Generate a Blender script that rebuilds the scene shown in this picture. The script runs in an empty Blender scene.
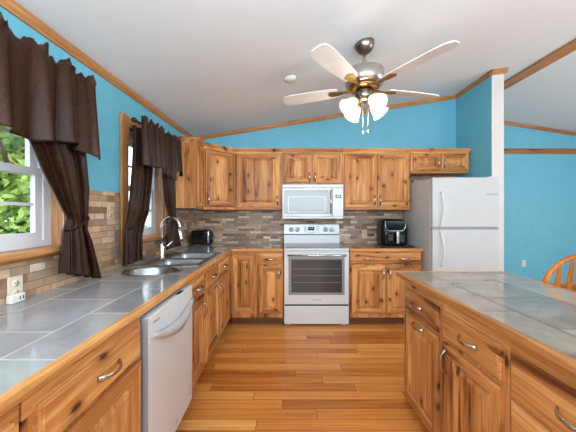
import bpy, bmesh, math, random
from mathutils import Vector, Matrix

random.seed(7)
S = bpy.context.scene
COL = S.collection
PI = math.pi

# ------------------------------------------------------------------ camera
CAM_H = 1.335
cam = bpy.data.cameras.new('camera')
cam_ob = bpy.data.objects.new('camera', cam)
COL.objects.link(cam_ob)
cam.sensor_width = 36.0
cam.lens = 270.0 / 576.0 * 36.0
cam.shift_x = 3.0 / 576.0
cam.shift_y = -3.0 / 576.0
cam.clip_start = 0.02
cam_ob.location = (0, 0, CAM_H)
cam_ob.rotation_euler = (PI / 2, 0, 0)
S.camera = cam_ob

# ------------------------------------------------------------------ view, sky, sun, fill lights
S.view_settings.view_transform = 'Standard'
S.view_settings.look = 'None'
S.view_settings.gamma = 1.0
S.view_settings.exposure = -0.17
S.view_settings.use_curve_mapping = False

W = bpy.data.worlds.new('sky')
S.world = W
W.use_nodes = True
_bg = W.node_tree.nodes['Background']
_bg.inputs[0].default_value = (0.78, 0.90, 1.0, 1)
_bg.inputs[1].default_value = 4.0

def light(name, kind, loc, rot, energy, color=(1, 1, 1), size=None, size_y=None, radius=None, angle=None):
    l = bpy.data.lights.new(name, kind)
    l.energy = energy
    l.color = color
    if kind == 'AREA':
        l.shape = 'RECTANGLE'
        l.size = size
        l.size_y = size_y or size
    if radius is not None:
        l.shadow_soft_size = radius
    if angle is not None:
        l.angle = angle
    o = bpy.data.objects.new(name, l)
    COL.objects.link(o)
    o.location = loc
    o.rotation_euler = rot
    return o

light('sun', 'SUN', (3, -3, 9), (math.radians(38), math.radians(35), 0), 1.6, (1, .96, .9), angle=.01)
# area lights added inside the unseen windows, standing in for their daylight
DAY = (.87, .945, 1)
light('window_fill_front', 'AREA', (0.4, -2.90, 1.55), (PI / 2, 0, 0), 6, DAY, 2.6, 1.5)
light('window_fill_front_dining', 'AREA', (4.4, -2.90, 1.55), (PI / 2, 0, 0), 10, DAY, 2.4, 1.5)
light('window_fill_dining', 'AREA', (6.35, 1.4, 1.45), (PI / 2, 0, PI / 2), 78, DAY, 2.4, 1.5)
# unseen area lights added as fill; the bounce pair aims up at the ceiling
light('bounce_kitchen', 'AREA', (0.5, -0.9, 1.75), (PI - math.radians(28), 0, 0), 146, (.75, .90, 1), 2.4, 1.6)
light('fill_left_wall', 'AREA', (2.5, -1.2, 1.75), (math.radians(84), 0, math.radians(52)), 30, (.92, .97, 1), 1.3, 1.3)
light('fill_from_left', 'AREA', (-1.05, -.8, 1.85), (math.radians(86), 0, math.radians(-36)), 58, (.95, .97, 1), 1.2, 1.2)
light('bounce_dining', 'AREA', (4.2, 0.6, 1.5), (PI, 0, 0), 36, (.95, .95, 1), 2.4, 2.0)

# ------------------------------------------------------------------ materials
def lin(c):
    out = []
    for v in c:
        v /= 255.0
        out.append(v / 12.92 if v <= .04045 else ((v + .055) / 1.055) ** 2.4)
    return (*out, 1.0)

def new_mat(name):
    m = bpy.data.materials.new(name)
    m.use_nodes = True
    nt = m.node_tree
    return m, nt, nt.nodes['Principled BSDF']

def N(nt, kind, **kw):
    n = nt.nodes.new(kind)
    for k, v in kw.items():
        setattr(n, k, v)
    return n

def ramp(nt, fac, stops):
    r = N(nt, 'ShaderNodeValToRGB')
    el = r.color_ramp.elements
    while len(el) < len(stops):
        el.new(.5)
    for e, (p, c) in zip(el, stops):
        e.position = p
        e.color = c
    nt.links.new(fac, r.inputs[0])
    return r.outputs[0]

def mix(nt, mode, fac, a, b):
    m = N(nt, 'ShaderNodeMix', data_type='RGBA', blend_type=mode)
    for s, v in ((m.inputs[0], fac), (m.inputs[6], a), (m.inputs[7], b)):
        if hasattr(v, 'is_output'):
            nt.links.new(v, s)
        else:
            s.default_value = v
    return m.outputs[2]

def math_n(nt, op, a, b=None):
    m = N(nt, 'ShaderNodeMath', operation=op)
    for s, v in zip(m.inputs, (a, b)):
        if v is None:
            continue
        if hasattr(v, 'is_output'):
            nt.links.new(v, s)
        else:
            s.default_value = v
    return m.outputs[0]

def plain(name, c, rough=.5, metal=0.0, noise=0.0, spec=.5, coat=0.0):
    m, nt, b = new_mat(name)
    b.inputs['Roughness'].default_value = rough
    b.inputs['Metallic'].default_value = metal
    b.inputs['Specular IOR Level'].default_value = spec
    b.inputs['Coat Weight'].default_value = coat
    c = lin(c)
    if noise:
        tc = N(nt, 'ShaderNodeTexCoord')
        nz = N(nt, 'ShaderNodeTexNoise')
        nz.inputs['Scale'].default_value = 9
        nz.inputs['Detail'].default_value = 5
        nt.links.new(tc.outputs['Object'], nz.inputs['Vector'])
        lo = tuple(x * (1 - noise) for x in c[:3]) + (1,)
        hi = tuple(min(1, x * (1 + noise)) for x in c[:3]) + (1,)
        nt.links.new(ramp(nt, nz.outputs[0], [(.35, lo), (.65, hi)]), b.inputs['Base Color'])
    else:
        b.inputs['Base Color'].default_value = c
    return m

def wood(name, axis, light_c, mid_c, dark_c, rough=.42, knots=True, board=.085, streak=.5):
    """Hickory: boards of varying tone, brown heartwood streaks, fine grain, knots; grain along the given local axis."""
    m, nt, b = new_mat(name)
    L = nt.links
    tc = N(nt, 'ShaderNodeTexCoord')
    oi = N(nt, 'ShaderNodeObjectInfo')
    off = N(nt, 'ShaderNodeVectorMath', operation='MULTIPLY_ADD')
    comb = N(nt, 'ShaderNodeCombineXYZ')
    for i in range(3):
        L.new(oi.outputs['Random'], comb.inputs[i])
    L.new(comb.outputs[0], off.inputs[0])
    off.inputs[1].default_value = (13.7, 7.3, 9.1)
    L.new(tc.outputs['Object'], off.inputs[2])
    sep = N(nt, 'ShaderNodeSeparateXYZ')
    L.new(off.outputs[0], sep.inputs[0])
    if axis == 'Z':
        across = math_n(nt, 'ADD', sep.outputs[0], sep.outputs[1])
    else:
        across = math_n(nt, 'ADD', sep.outputs[2], math_n(nt, 'MULTIPLY', sep.outputs[1 if axis == 'X' else 0], .6))
    idx = math_n(nt, 'FLOOR', math_n(nt, 'DIVIDE', across, board))
    wn = N(nt, 'ShaderNodeTexWhiteNoise', noise_dimensions='1D')
    L.new(idx, wn.inputs['W'])
    # stretched coordinates, shifted per board
    sh = N(nt, 'ShaderNodeCombineXYZ')
    bo = math_n(nt, 'MULTIPLY', wn.outputs['Value'], 17.0)
    for i in range(3):
        L.new(bo, sh.inputs[i])
    add = N(nt, 'ShaderNodeVectorMath', operation='ADD')
    L.new(off.outputs[0], add.inputs[0])
    L.new(sh.outputs[0], add.inputs[1])
    def mapped(s_across, s_along):
        mp = N(nt, 'ShaderNodeMapping')
        sc = [s_across] * 3
        sc['XYZ'.index(axis)] = s_along
        mp.inputs['Scale'].default_value = sc
        L.new(add.outputs[0], mp.inputs['Vector'])
        return mp.outputs[0]
    n1 = N(nt, 'ShaderNodeTexNoise')
    n1.inputs['Scale'].default_value = 1
    n1.inputs['Detail'].default_value = 3
    n1.inputs['Distortion'].default_value = .8
    L.new(mapped(14, 1.3), n1.inputs['Vector'])
    heart = math_n(nt, 'MULTIPLY', math_n(nt, 'SUBTRACT', wn.outputs['Value'], .45), .14 * streak * 2)
    n1f = math_n(nt, 'SUBTRACT', n1.outputs[0], heart)
    col = ramp(nt, n1f, [(.34, light_c), (.50, mid_c), (.52 + .14 * (1 - streak), mid_c), (.72, dark_c)])
    n2 = N(nt, 'ShaderNodeTexNoise')
    n2.inputs['Scale'].default_value = 1
    n2.inputs['Detail'].default_value = 4
    L.new(mapped(130, 5), n2.inputs['Vector'])
    col = mix(nt, 'MULTIPLY', .55, col, ramp(nt, n2.outputs[0], [(.36, (.56, .46, .38, 1)), (.56, (1, 1, 1, 1))]))
    tint = ramp(nt, wn.outputs['Value'], [(0, (.74, .66, .58, 1)), (.45, (1, 1, 1, 1)), (1, (1.12, 1.1, 1.02, 1))])
    col = mix(nt, 'MULTIPLY', .8, col, tint)
    if knots:
        kc = N(nt, 'ShaderNodeCombineXYZ')
        L.new(math_n(nt, 'MULTIPLY', across, 11.0), kc.inputs[0])
        L.new(math_n(nt, 'MULTIPLY', sep.outputs['XYZ'.index(axis)], 6.0), kc.inputs[1])
        vo = N(nt, 'ShaderNodeTexVoronoi', voronoi_dimensions='2D')
        vo.inputs['Scale'].default_value = 1
        L.new(kc.outputs[0], vo.inputs['Vector'])
        gate = math_n(nt, 'GREATER_THAN', N_sep_r(nt, vo.outputs['Color']), .76)
        wob = math_n(nt, 'ADD', vo.outputs['Distance'], math_n(nt, 'MULTIPLY', math_n(nt, 'SUBTRACT', n2.outputs[0], .5), .16))
        halo = math_n(nt, 'MULTIPLY', gate, ramp(nt, wob, [(.10, (1, 1, 1, 1)), (.42, (0, 0, 0, 1))]))
        col = mix(nt, 'MIX', math_n(nt, 'MULTIPLY', halo, .45), col, dark_c)
        kf = math_n(nt, 'MULTIPLY', gate, ramp(nt, wob, [(.07, (1, 1, 1, 1)), (.18, (0, 0, 0, 1))]))
        col = mix(nt, 'MIX', math_n(nt, 'MULTIPLY', kf, .9), col, tuple(v * .25 for v in dark_c[:3]) + (1,))
    L.new(col, b.inputs['Base Color'])
    b.inputs['Roughness'].default_value = rough
    b.inputs['Specular IOR Level'].default_value = .3
    bp = N(nt, 'ShaderNodeBump')
    bp.inputs['Strength'].default_value = .06
    bp.inputs['Distance'].default_value = .003
    L.new(n2.outputs[0], bp.inputs['Height'])
    L.new(bp.outputs[0], b.inputs['Normal'])
    return m

def N_sep_r(nt, colsock):
    s = N(nt, 'ShaderNodeSeparateColor')
    nt.links.new(colsock, s.inputs[0])
    return s.outputs[0]

H_LIGHT, H_MID, H_DARK = lin((220, 162, 100)), lin((194, 130, 74)), lin((112, 60, 28))
WOOD_V = wood('hickory_vertical', 'Z', H_LIGHT, H_MID, H_DARK)
WOOD_X = wood('hickory_horizontal', 'X', H_LIGHT, H_MID, H_DARK)
T_LIGHT, T_MID, T_DARK = lin((204, 148, 92)), lin((184, 126, 74)), lin((122, 74, 38))
TRIM_X = wood('oak_trim_x', 'X', T_LIGHT, T_MID, T_DARK, knots=False, board=.4, streak=.2)
TRIM_Y = wood('oak_trim_y', 'Y', T_LIGHT, T_MID, T_DARK, knots=False, board=.4, streak=.2)
TRIM_Z = wood('oak_trim_z', 'Z', T_LIGHT, T_MID, T_DARK, knots=False, board=.4, streak=.2)
EDGE_X = wood('hickory_edge_x', 'X', lin((214, 160, 104)), lin((198, 138, 82)), lin((140, 86, 46)), rough=.28, knots=False, board=.5, streak=.3)
EDGE_Y = wood('hickory_edge_y', 'Y', lin((214, 160, 104)), lin((198, 138, 82)), lin((140, 86, 46)), rough=.28, knots=False, board=.5, streak=.3)
OAK = wood('honey_oak', 'Z', lin((214, 140, 62)), lin((188, 112, 46)), lin((140, 76, 28)), rough=.25, knots=False, board=.5, streak=.2)
JAMB = wood('pine_jamb', 'Z', lin((222, 178, 142)), lin((208, 158, 120)), lin((172, 116, 78)), rough=.4, knots=False, board=.5, streak=.2)

BLUE = plain('blue_wall_paint', (106, 180, 202), .55, noise=.03)
CEIL = plain('ceiling_white_paint', (222, 225, 228), .8, noise=.012)
WHITE_TRIM = plain('white_wall_paint', (208, 203, 198), .5, noise=.02)
ENAMEL = plain('white_enamel', (212, 213, 214), .22, noise=.01)
ENAMEL_TEX = plain('white_fridge_enamel', (194, 194, 194), .38, noise=.015)
VINYL = plain('white_vinyl', (222, 222, 226), .35)
TAN = plain('tan_plastic', (206, 178, 148), .4)
IVORY = plain('ivory_plastic', (226, 214, 192), .35)
PLATE = plain('white_plastic', (228, 226, 220), .35)
BLACK = plain('black_plastic', (13, 13, 14), .32, spec=.3)
BLACKM = plain('black_gloss', (9, 9, 10), .08, spec=.6)
DARKV = plain('dark_slot', (24, 22, 20), .6)
GREY = plain('grey_plastic', (150, 151, 154), .3)
LGREY = plain('silver_panel', (190, 191, 193), .32, metal=.25)
STEEL = plain('brushed_steel', (196, 198, 200), .24, metal=1.0, noise=.06)
CHROME = plain('polished_chrome', (214, 216, 220), .12, metal=1.0)
NICKEL = plain('satin_nickel', (190, 182, 172), .25, metal=1.0)
BRONZE = plain('antique_brass', (150, 118, 72), .3, metal=1.0)
MOTORM = plain('brushed_nickel_motor', (186, 178, 170), .3, metal=.9, noise=.06)
PEWTER = plain('pewter_metal', (132, 122, 114), .28, metal=1.0, noise=.1)
RODM = plain('dark_bronze', (58, 44, 38), .3, metal=.7)
BLADE = plain('whitewashed_blade', (214, 210, 208), .45, noise=.05)
BARK = plain('tree_bark', (86, 70, 54), .9, noise=.3)
LAWN = plain('lawn_grass', (88, 120, 52), .95, noise=.3)
TEXTM = plain('grey_print', (112, 112, 116), .4)
TOEK = plain('dark_toe_kick', (104, 66, 36), .5, noise=.15)
OVENGLASS = plain('oven_glass', (66, 66, 68), .08, spec=.6)
OVENFRAME = plain('oven_window_frame', (138, 138, 141), .2)
COOKTOP = plain('black_ceran_glass', (38, 38, 40), .05, spec=.7)
MWGLASS = plain('microwave_door_glass', (138, 139, 142), .14)
DISPLAY = plain('black_display', (10, 14, 28), .1)

m, nt, b = new_mat('display_digits')
b.inputs['Emission Color'].default_value = (.35, .7, 1, 1)
b.inputs['Emission Strength'].default_value = .9
DIGITS = m

def glass_mat():
    m = bpy.data.materials.new('window_glass')
    m.use_nodes = True
    nt = m.node_tree
    nt.nodes.clear()
    out = N(nt, 'ShaderNodeOutputMaterial')
    tr = N(nt, 'ShaderNodeBsdfTransparent')
    tr.inputs[0].default_value = (.96, .98, .97, 1)
    gl = N(nt, 'ShaderNodeBsdfGlossy')
    gl.inputs['Roughness'].default_value = .02
    lw = N(nt, 'ShaderNodeLayerWeight')
    fr = N(nt, 'ShaderNodeMath', operation='MULTIPLY_ADD')
    nt.links.new(math_n(nt, 'POWER', lw.outputs['Facing'], 5.0), fr.inputs[0])
    fr.inputs[1].default_value = .9
    fr.inputs[2].default_value = .05
    mx = N(nt, 'ShaderNodeMixShader')
    nt.links.new(fr.outputs[0], mx.inputs[0])
    nt.links.new(tr.outputs[0], mx.inputs[1])
    nt.links.new(gl.outputs[0], mx.inputs[2])
    nt.links.new(mx.outputs[0], out.inputs[0])
    return m
GLASS = glass_mat()

def tile_mat(name, along_y, c1, c2, grout, tw, th, phase):
    """Slate-look glazed tile in running bond; object coordinates; rows stacked across the counter."""
    m, nt, b = new_mat(name)
    L = nt.links
    tc = N(nt, 'ShaderNodeTexCoord')
    mp = N(nt, 'ShaderNodeMapping')
    mp.inputs['Location'].default_value = phase
    if along_y:
        mp.inputs['Rotation'].default_value = (0, 0, PI / 2)
    L.new(tc.outputs['Object'], mp.inputs['Vector'])
    br = N(nt, 'ShaderNodeTexBrick')
    br.offset = .5
    br.inputs['Scale'].default_value = 1
    br.inputs['Color1'].default_value = (0, 0, 0, 1)
    br.inputs['Color2'].default_value = (1, 1, 1, 1)
    br.inputs['Mortar'].default_value = (.5, .5, .5, 1)
    br.inputs['Mortar Size'].default_value = .0045
    br.inputs['Mortar Smooth'].default_value = .2
    br.inputs['Brick Width'].default_value = tw
    br.inputs['Row Height'].default_value = th
    L.new(mp.outputs[0], br.inputs['Vector'])
    nz = N(nt, 'ShaderNodeTexNoise')
    nz.inputs['Scale'].default_value = 7
    nz.inputs['Detail'].default_value = 6
    nz.inputs['Distortion'].default_value = 1.2
    L.new(tc.outputs['Object'], nz.inputs['Vector'])
    f = math_n(nt, 'ADD', math_n(nt, 'MULTIPLY', N_sep_r(nt, br.outputs['Color']), .35), math_n(nt, 'MULTIPLY', nz.outputs[0], .8))
    col = ramp(nt, f, [(.25, c1), (.8, c2)])
    col = mix(nt, 'MIX', br.outputs['Fac'], col, grout)
    L.new(col, b.inputs['Base Color'])
    rr = N(nt, 'ShaderNodeMapRange')
    L.new(br.outputs['Fac'], rr.inputs[0])
    rr.inputs[3].default_value = .09
    rr.inputs[4].default_value = .55
    L.new(rr.outputs[0], b.inputs['Roughness'])
    bp = N(nt, 'ShaderNodeBump', invert=True)
    bp.inputs['Strength'].default_value = .35
    bp.inputs['Distance'].default_value = .002
    L.new(br.outputs['Fac'], bp.inputs['Height'])
    L.new(bp.outputs[0], b.inputs['Normal'])
    b.inputs['Specular IOR Level'].default_value = .7
    return m

TILE_L = tile_mat('slate_tile_left', True, lin((122, 122, 124)), lin((164, 164, 166)), lin((182, 180, 178)), .36, .33, (-.125, .16, 0))  # tile and grout colours lightened to imitate reflections at a grazing view
TILE_B = tile_mat('slate_tile_back', False, lin((100, 88, 80)), lin((146, 130, 118)), lin((150, 144, 138)), .36, .33, (.1, .1, 0))
TILE_I = tile_mat('slate_tile_island', True, lin((116, 104, 94)), lin((166, 150, 134)), lin((84, 70, 60)), .36, .33, (.08, .33, 0))

def stone_mat(name, along_y, bw, bh, k):
    m, nt, b = new_mat(name)
    L = nt.links
    tc = N(nt, 'ShaderNodeTexCoord')
    sp = N(nt, 'ShaderNodeSeparateXYZ')
    L.new(tc.outputs['Object'], sp.inputs[0])
    cb = N(nt, 'ShaderNodeCombineXYZ')
    L.new(sp.outputs[1 if along_y else 0], cb.inputs[0])
    L.new(sp.outputs[2], cb.inputs[1])
    def bricks(w, h, off, fr):
        br = N(nt, 'ShaderNodeTexBrick')
        br.offset = off
        br.offset_frequency = fr
        br.squash = .62
        br.squash_frequency = 3
        br.inputs['Scale'].default_value = 1
        br.inputs['Color1'].default_value = (0, 0, 0, 1)
        br.inputs['Color2'].default_value = (1, 1, 1, 1)
        br.inputs['Mortar'].default_value = (.3, .3, .3, 1)
        br.inputs['Mortar Size'].default_value = .0016
        br.inputs['Mortar Smooth'].default_value = .1
        br.inputs['Brick Width'].default_value = w
        br.inputs['Row Height'].default_value = h
        L.new(cb.outputs[0], br.inputs['Vector'])
        return br
    br = bricks(bw, bh, .37, 2)
    nz = N(nt, 'ShaderNodeTexNoise')
    nz.inputs['Scale'].default_value = 26
    nz.inputs['Detail'].default_value = 5
    L.new(tc.outputs['Object'], nz.inputs['Vector'])
    f = math_n(nt, 'ADD', math_n(nt, 'MULTIPLY', N_sep_r(nt, br.outputs['Color']), .86), math_n(nt, 'MULTIPLY', math_n(nt, 'SUBTRACT', nz.outputs[0], .5), .5))
    col = ramp(nt, math_n(nt, 'ADD', f, .07), [(p_, lin((255 - (255 - c_[0]) * k, 255 - (255 - c_[1]) * (.6 * k + .4) , 255 - (255 - c_[2]) * (.3 * k + .7)))) for p_, c_ in ((0, (88, 66, 54)), (.22, (130, 100, 80)), (.42, (150, 130, 114)), (.6, (172, 134, 102)), (.8, (192, 164, 136)), (1, (222, 206, 186)))])
    col = mix(nt, 'MIX', br.outputs['Fac'], col, lin((112, 96, 84)))
    L.new(col, b.inputs['Base Color'])
    b.inputs['Roughness'].default_value = .42
    bp = N(nt, 'ShaderNodeBump')
    bp.inputs['Strength'].default_value = .5
    bp.inputs['Distance'].default_value = .006
    h = math_n(nt, 'SUBTRACT', math_n(nt, 'ADD', N_sep_r(nt, br.outputs['Color']), math_n(nt, 'MULTIPLY', nz.outputs[0], .4)), math_n(nt, 'MULTIPLY', br.outputs['Fac'], 1.5))
    L.new(h, bp.inputs['Height'])
    L.new(bp.outputs[0], b.inputs['Normal'])
    return m
STONE_X = stone_mat('stacked_stone_back', False, .165, .036, 1.0)
STONE_Y = stone_mat('stacked_stone_side', True, .15, .043, .80)  # same stone, colour lightened to stand in for brighter light on this wall

def floor_mat():
    m, nt, b = new_mat('bamboo_plank_floor')
    L = nt.links
    tc = N(nt, 'ShaderNodeTexCoord')
    br = N(nt, 'ShaderNodeTexBrick')
    br.offset = 0
    br.inputs['Scale'].default_value = 1
    br.inputs['Color1'].default_value = (0, 0, 0, 1)
    br.inputs['Color2'].default_value = (1, 1, 1, 1)
    br.inputs['Mortar Size'].default_value = .0018
    br.inputs['Mortar Smooth'].default_value = .3
    br.inputs['Brick Width'].default_value = 1.1
    br.inputs['Row Height'].default_value = .092
    sp = N(nt, 'ShaderNodeSeparateXYZ')
    L.new(tc.outputs['Object'], sp.inputs[0])
    wr = N(nt, 'ShaderNodeTexWhiteNoise', noise_dimensions='1D')
    L.new(math_n(nt, 'FLOOR', math_n(nt, 'DIVIDE', sp.outputs[1], .092)), wr.inputs['W'])
    cr = N(nt, 'ShaderNodeCombineXYZ')
    L.new(math_n(nt, 'ADD', sp.outputs[0], math_n(nt, 'MULTIPLY', wr.outputs['Value'], 7.7)), cr.inputs[0])
    L.new(sp.outputs[1], cr.inputs[1])
    L.new(cr.outputs[0], br.inputs['Vector'])
    rnd = N_sep_r(nt, br.outputs['Color'])
    sh = N(nt, 'ShaderNodeCombineXYZ')
    L.new(math_n(nt, 'MULTIPLY', rnd, 23), sh.inputs[0])
    L.new(math_n(nt, 'MULTIPLY', rnd, 7), sh.inputs[2])
    ad = N(nt, 'ShaderNodeVectorMath', operation='ADD')
    L.new(tc.outputs['Object'], ad.inputs[0])
    L.new(sh.outputs[0], ad.inputs[1])
    mp = N(nt, 'ShaderNodeMapping')
    mp.inputs['Scale'].default_value = (1.6, 46, 1)
    L.new(ad.outputs[0], mp.inputs['Vector'])
    nz = N(nt, 'ShaderNodeTexNoise')
    nz.inputs['Scale'].default_value = 1
    nz.inputs['Detail'].default_value = 5
    nz.inputs['Distortion'].default_value = .5
    L.new(mp.outputs[0], nz.inputs['Vector'])
    f = math_n(nt, 'ADD', math_n(nt, 'MULTIPLY', rnd, .42), math_n(nt, 'MULTIPLY', nz.outputs[0], .62))
    col = ramp(nt, f, [(.22, lin((154, 80, 28))), (.42, lin((202, 124, 54))), (.62, lin((222, 150, 76))), (.85, lin((242, 184, 110)))])
    # bamboo nodes: short dark cross marks
    mp2 = N(nt, 'ShaderNodeMapping')
    mp2.inputs['Scale'].default_value = (9, 44, 1)
    L.new(ad.outputs[0], mp2.inputs['Vector'])
    vo = N(nt, 'ShaderNodeTexVoronoi')
    L.new(mp2.outputs[0], vo.inputs['Vector'])
    vo.inputs['Scale'].default_value = 1
    k = ramp(nt, vo.outputs['Distance'], [(.05, (1, 1, 1, 1)), (.16, (0, 0, 0, 1))])
    col = mix(nt, 'MIX', math_n(nt, 'MULTIPLY', k, .28), col, lin((120, 66, 28)))
    col = mix(nt, 'MIX', math_n(nt, 'MULTIPLY', br.outputs['Fac'], .8), col, lin((96, 52, 22)))
    L.new(col, b.inputs['Base Color'])
    b.inputs['Roughness'].default_value = .3
    bp = N(nt, 'ShaderNodeBump', invert=True)
    bp.inputs['Strength'].default_value = .25
    bp.inputs['Distance'].default_value = .002
    L.new(br.outputs['Fac'], bp.inputs['Height'])
    L.new(bp.outputs[0], b.inputs['Normal'])
    return m
FLOOR = floor_mat()

def curtain_mat():
    m, nt, b = new_mat('brown_satin_damask')
    L = nt.links
    tc = N(nt, 'ShaderNodeTexCoord')
    n1 = N(nt, 'ShaderNodeTexNoise')
    n1.inputs['Scale'].default_value = 22
    n1.inputs['Detail'].default_value = 4
    n1.inputs['Distortion'].default_value = 2.2
    L.new(tc.outputs['Object'], n1.inputs['Vector'])
    L.new(ramp(nt, n1.outputs[0], [(.4, lin((40, 19, 9))), (.6, lin((58, 32, 18)))]), b.inputs['Base Color'])
    rr = N(nt, 'ShaderNodeMapRange')
    L.new(n1.outputs[0], rr.inputs[0])
    rr.inputs[1].default_value = .4
    rr.inputs[2].default_value = .6
    rr.inputs[3].default_value = .3
    rr.inputs[4].default_value = .5
    L.new(rr.outputs[0], b.inputs['Roughness'])
    b.inputs['Sheen Weight'].default_value = .0
    b.inputs['Specular IOR Level'].default_value = .22
    n2 = N(nt, 'ShaderNodeTexNoise')
    n2.inputs['Scale'].default_value = 60
    L.new(tc.outputs['Object'], n2.inputs['Vector'])
    bp = N(nt, 'ShaderNodeBump')
    bp.inputs['Strength'].default_value = .25
    bp.inputs['Distance'].default_value = .004
    L.new(n2.outputs[0], bp.inputs['Height'])
    L.new(bp.outputs[0], b.inputs['Normal'])
    return m
CURTAIN = curtain_mat()

def leaf_mat(name, c1, c2):
    m, nt, b = new_mat(name)
    tc = N(nt, 'ShaderNodeTexCoord')
    nz = N(nt, 'ShaderNodeTexNoise')
    nz.inputs['Scale'].default_value = 3.5
    nz.inputs['Detail'].default_value = 4
    nt.links.new(tc.outputs['Object'], nz.inputs['Vector'])
    nt.links.new(ramp(nt, nz.outputs[0], [(.35, lin(c1)), (.65, lin(c2))]), b.inputs['Base Color'])
    b.inputs['Roughness'].default_value = .6
    return m
LEAF_A = leaf_mat('leaves_light', (120, 150, 66), (178, 196, 104))
LEAF_B = leaf_mat('leaves_mid', (78, 116, 56), (140, 168, 84))

m, nt, b = new_mat('lit_frosted_glass')
b.inputs['Base Color'].default_value = (.6, .55, .45, 1)
b.inputs['Emission Color'].default_value = (1, .86, .62, 1)
b.inputs['Emission Strength'].default_value = 1.25
b.inputs['Roughness'].default_value = .3
SHADE = m
m, nt, b = new_mat('lit_bulb')
b.inputs['Emission Color'].default_value = (1, .9, .72, 1)
b.inputs['Emission Strength'].default_value = 4
BULB = m

SINK = plain('stainless_sink', (150, 152, 154), .3, metal=1.0, noise=.08)

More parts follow.
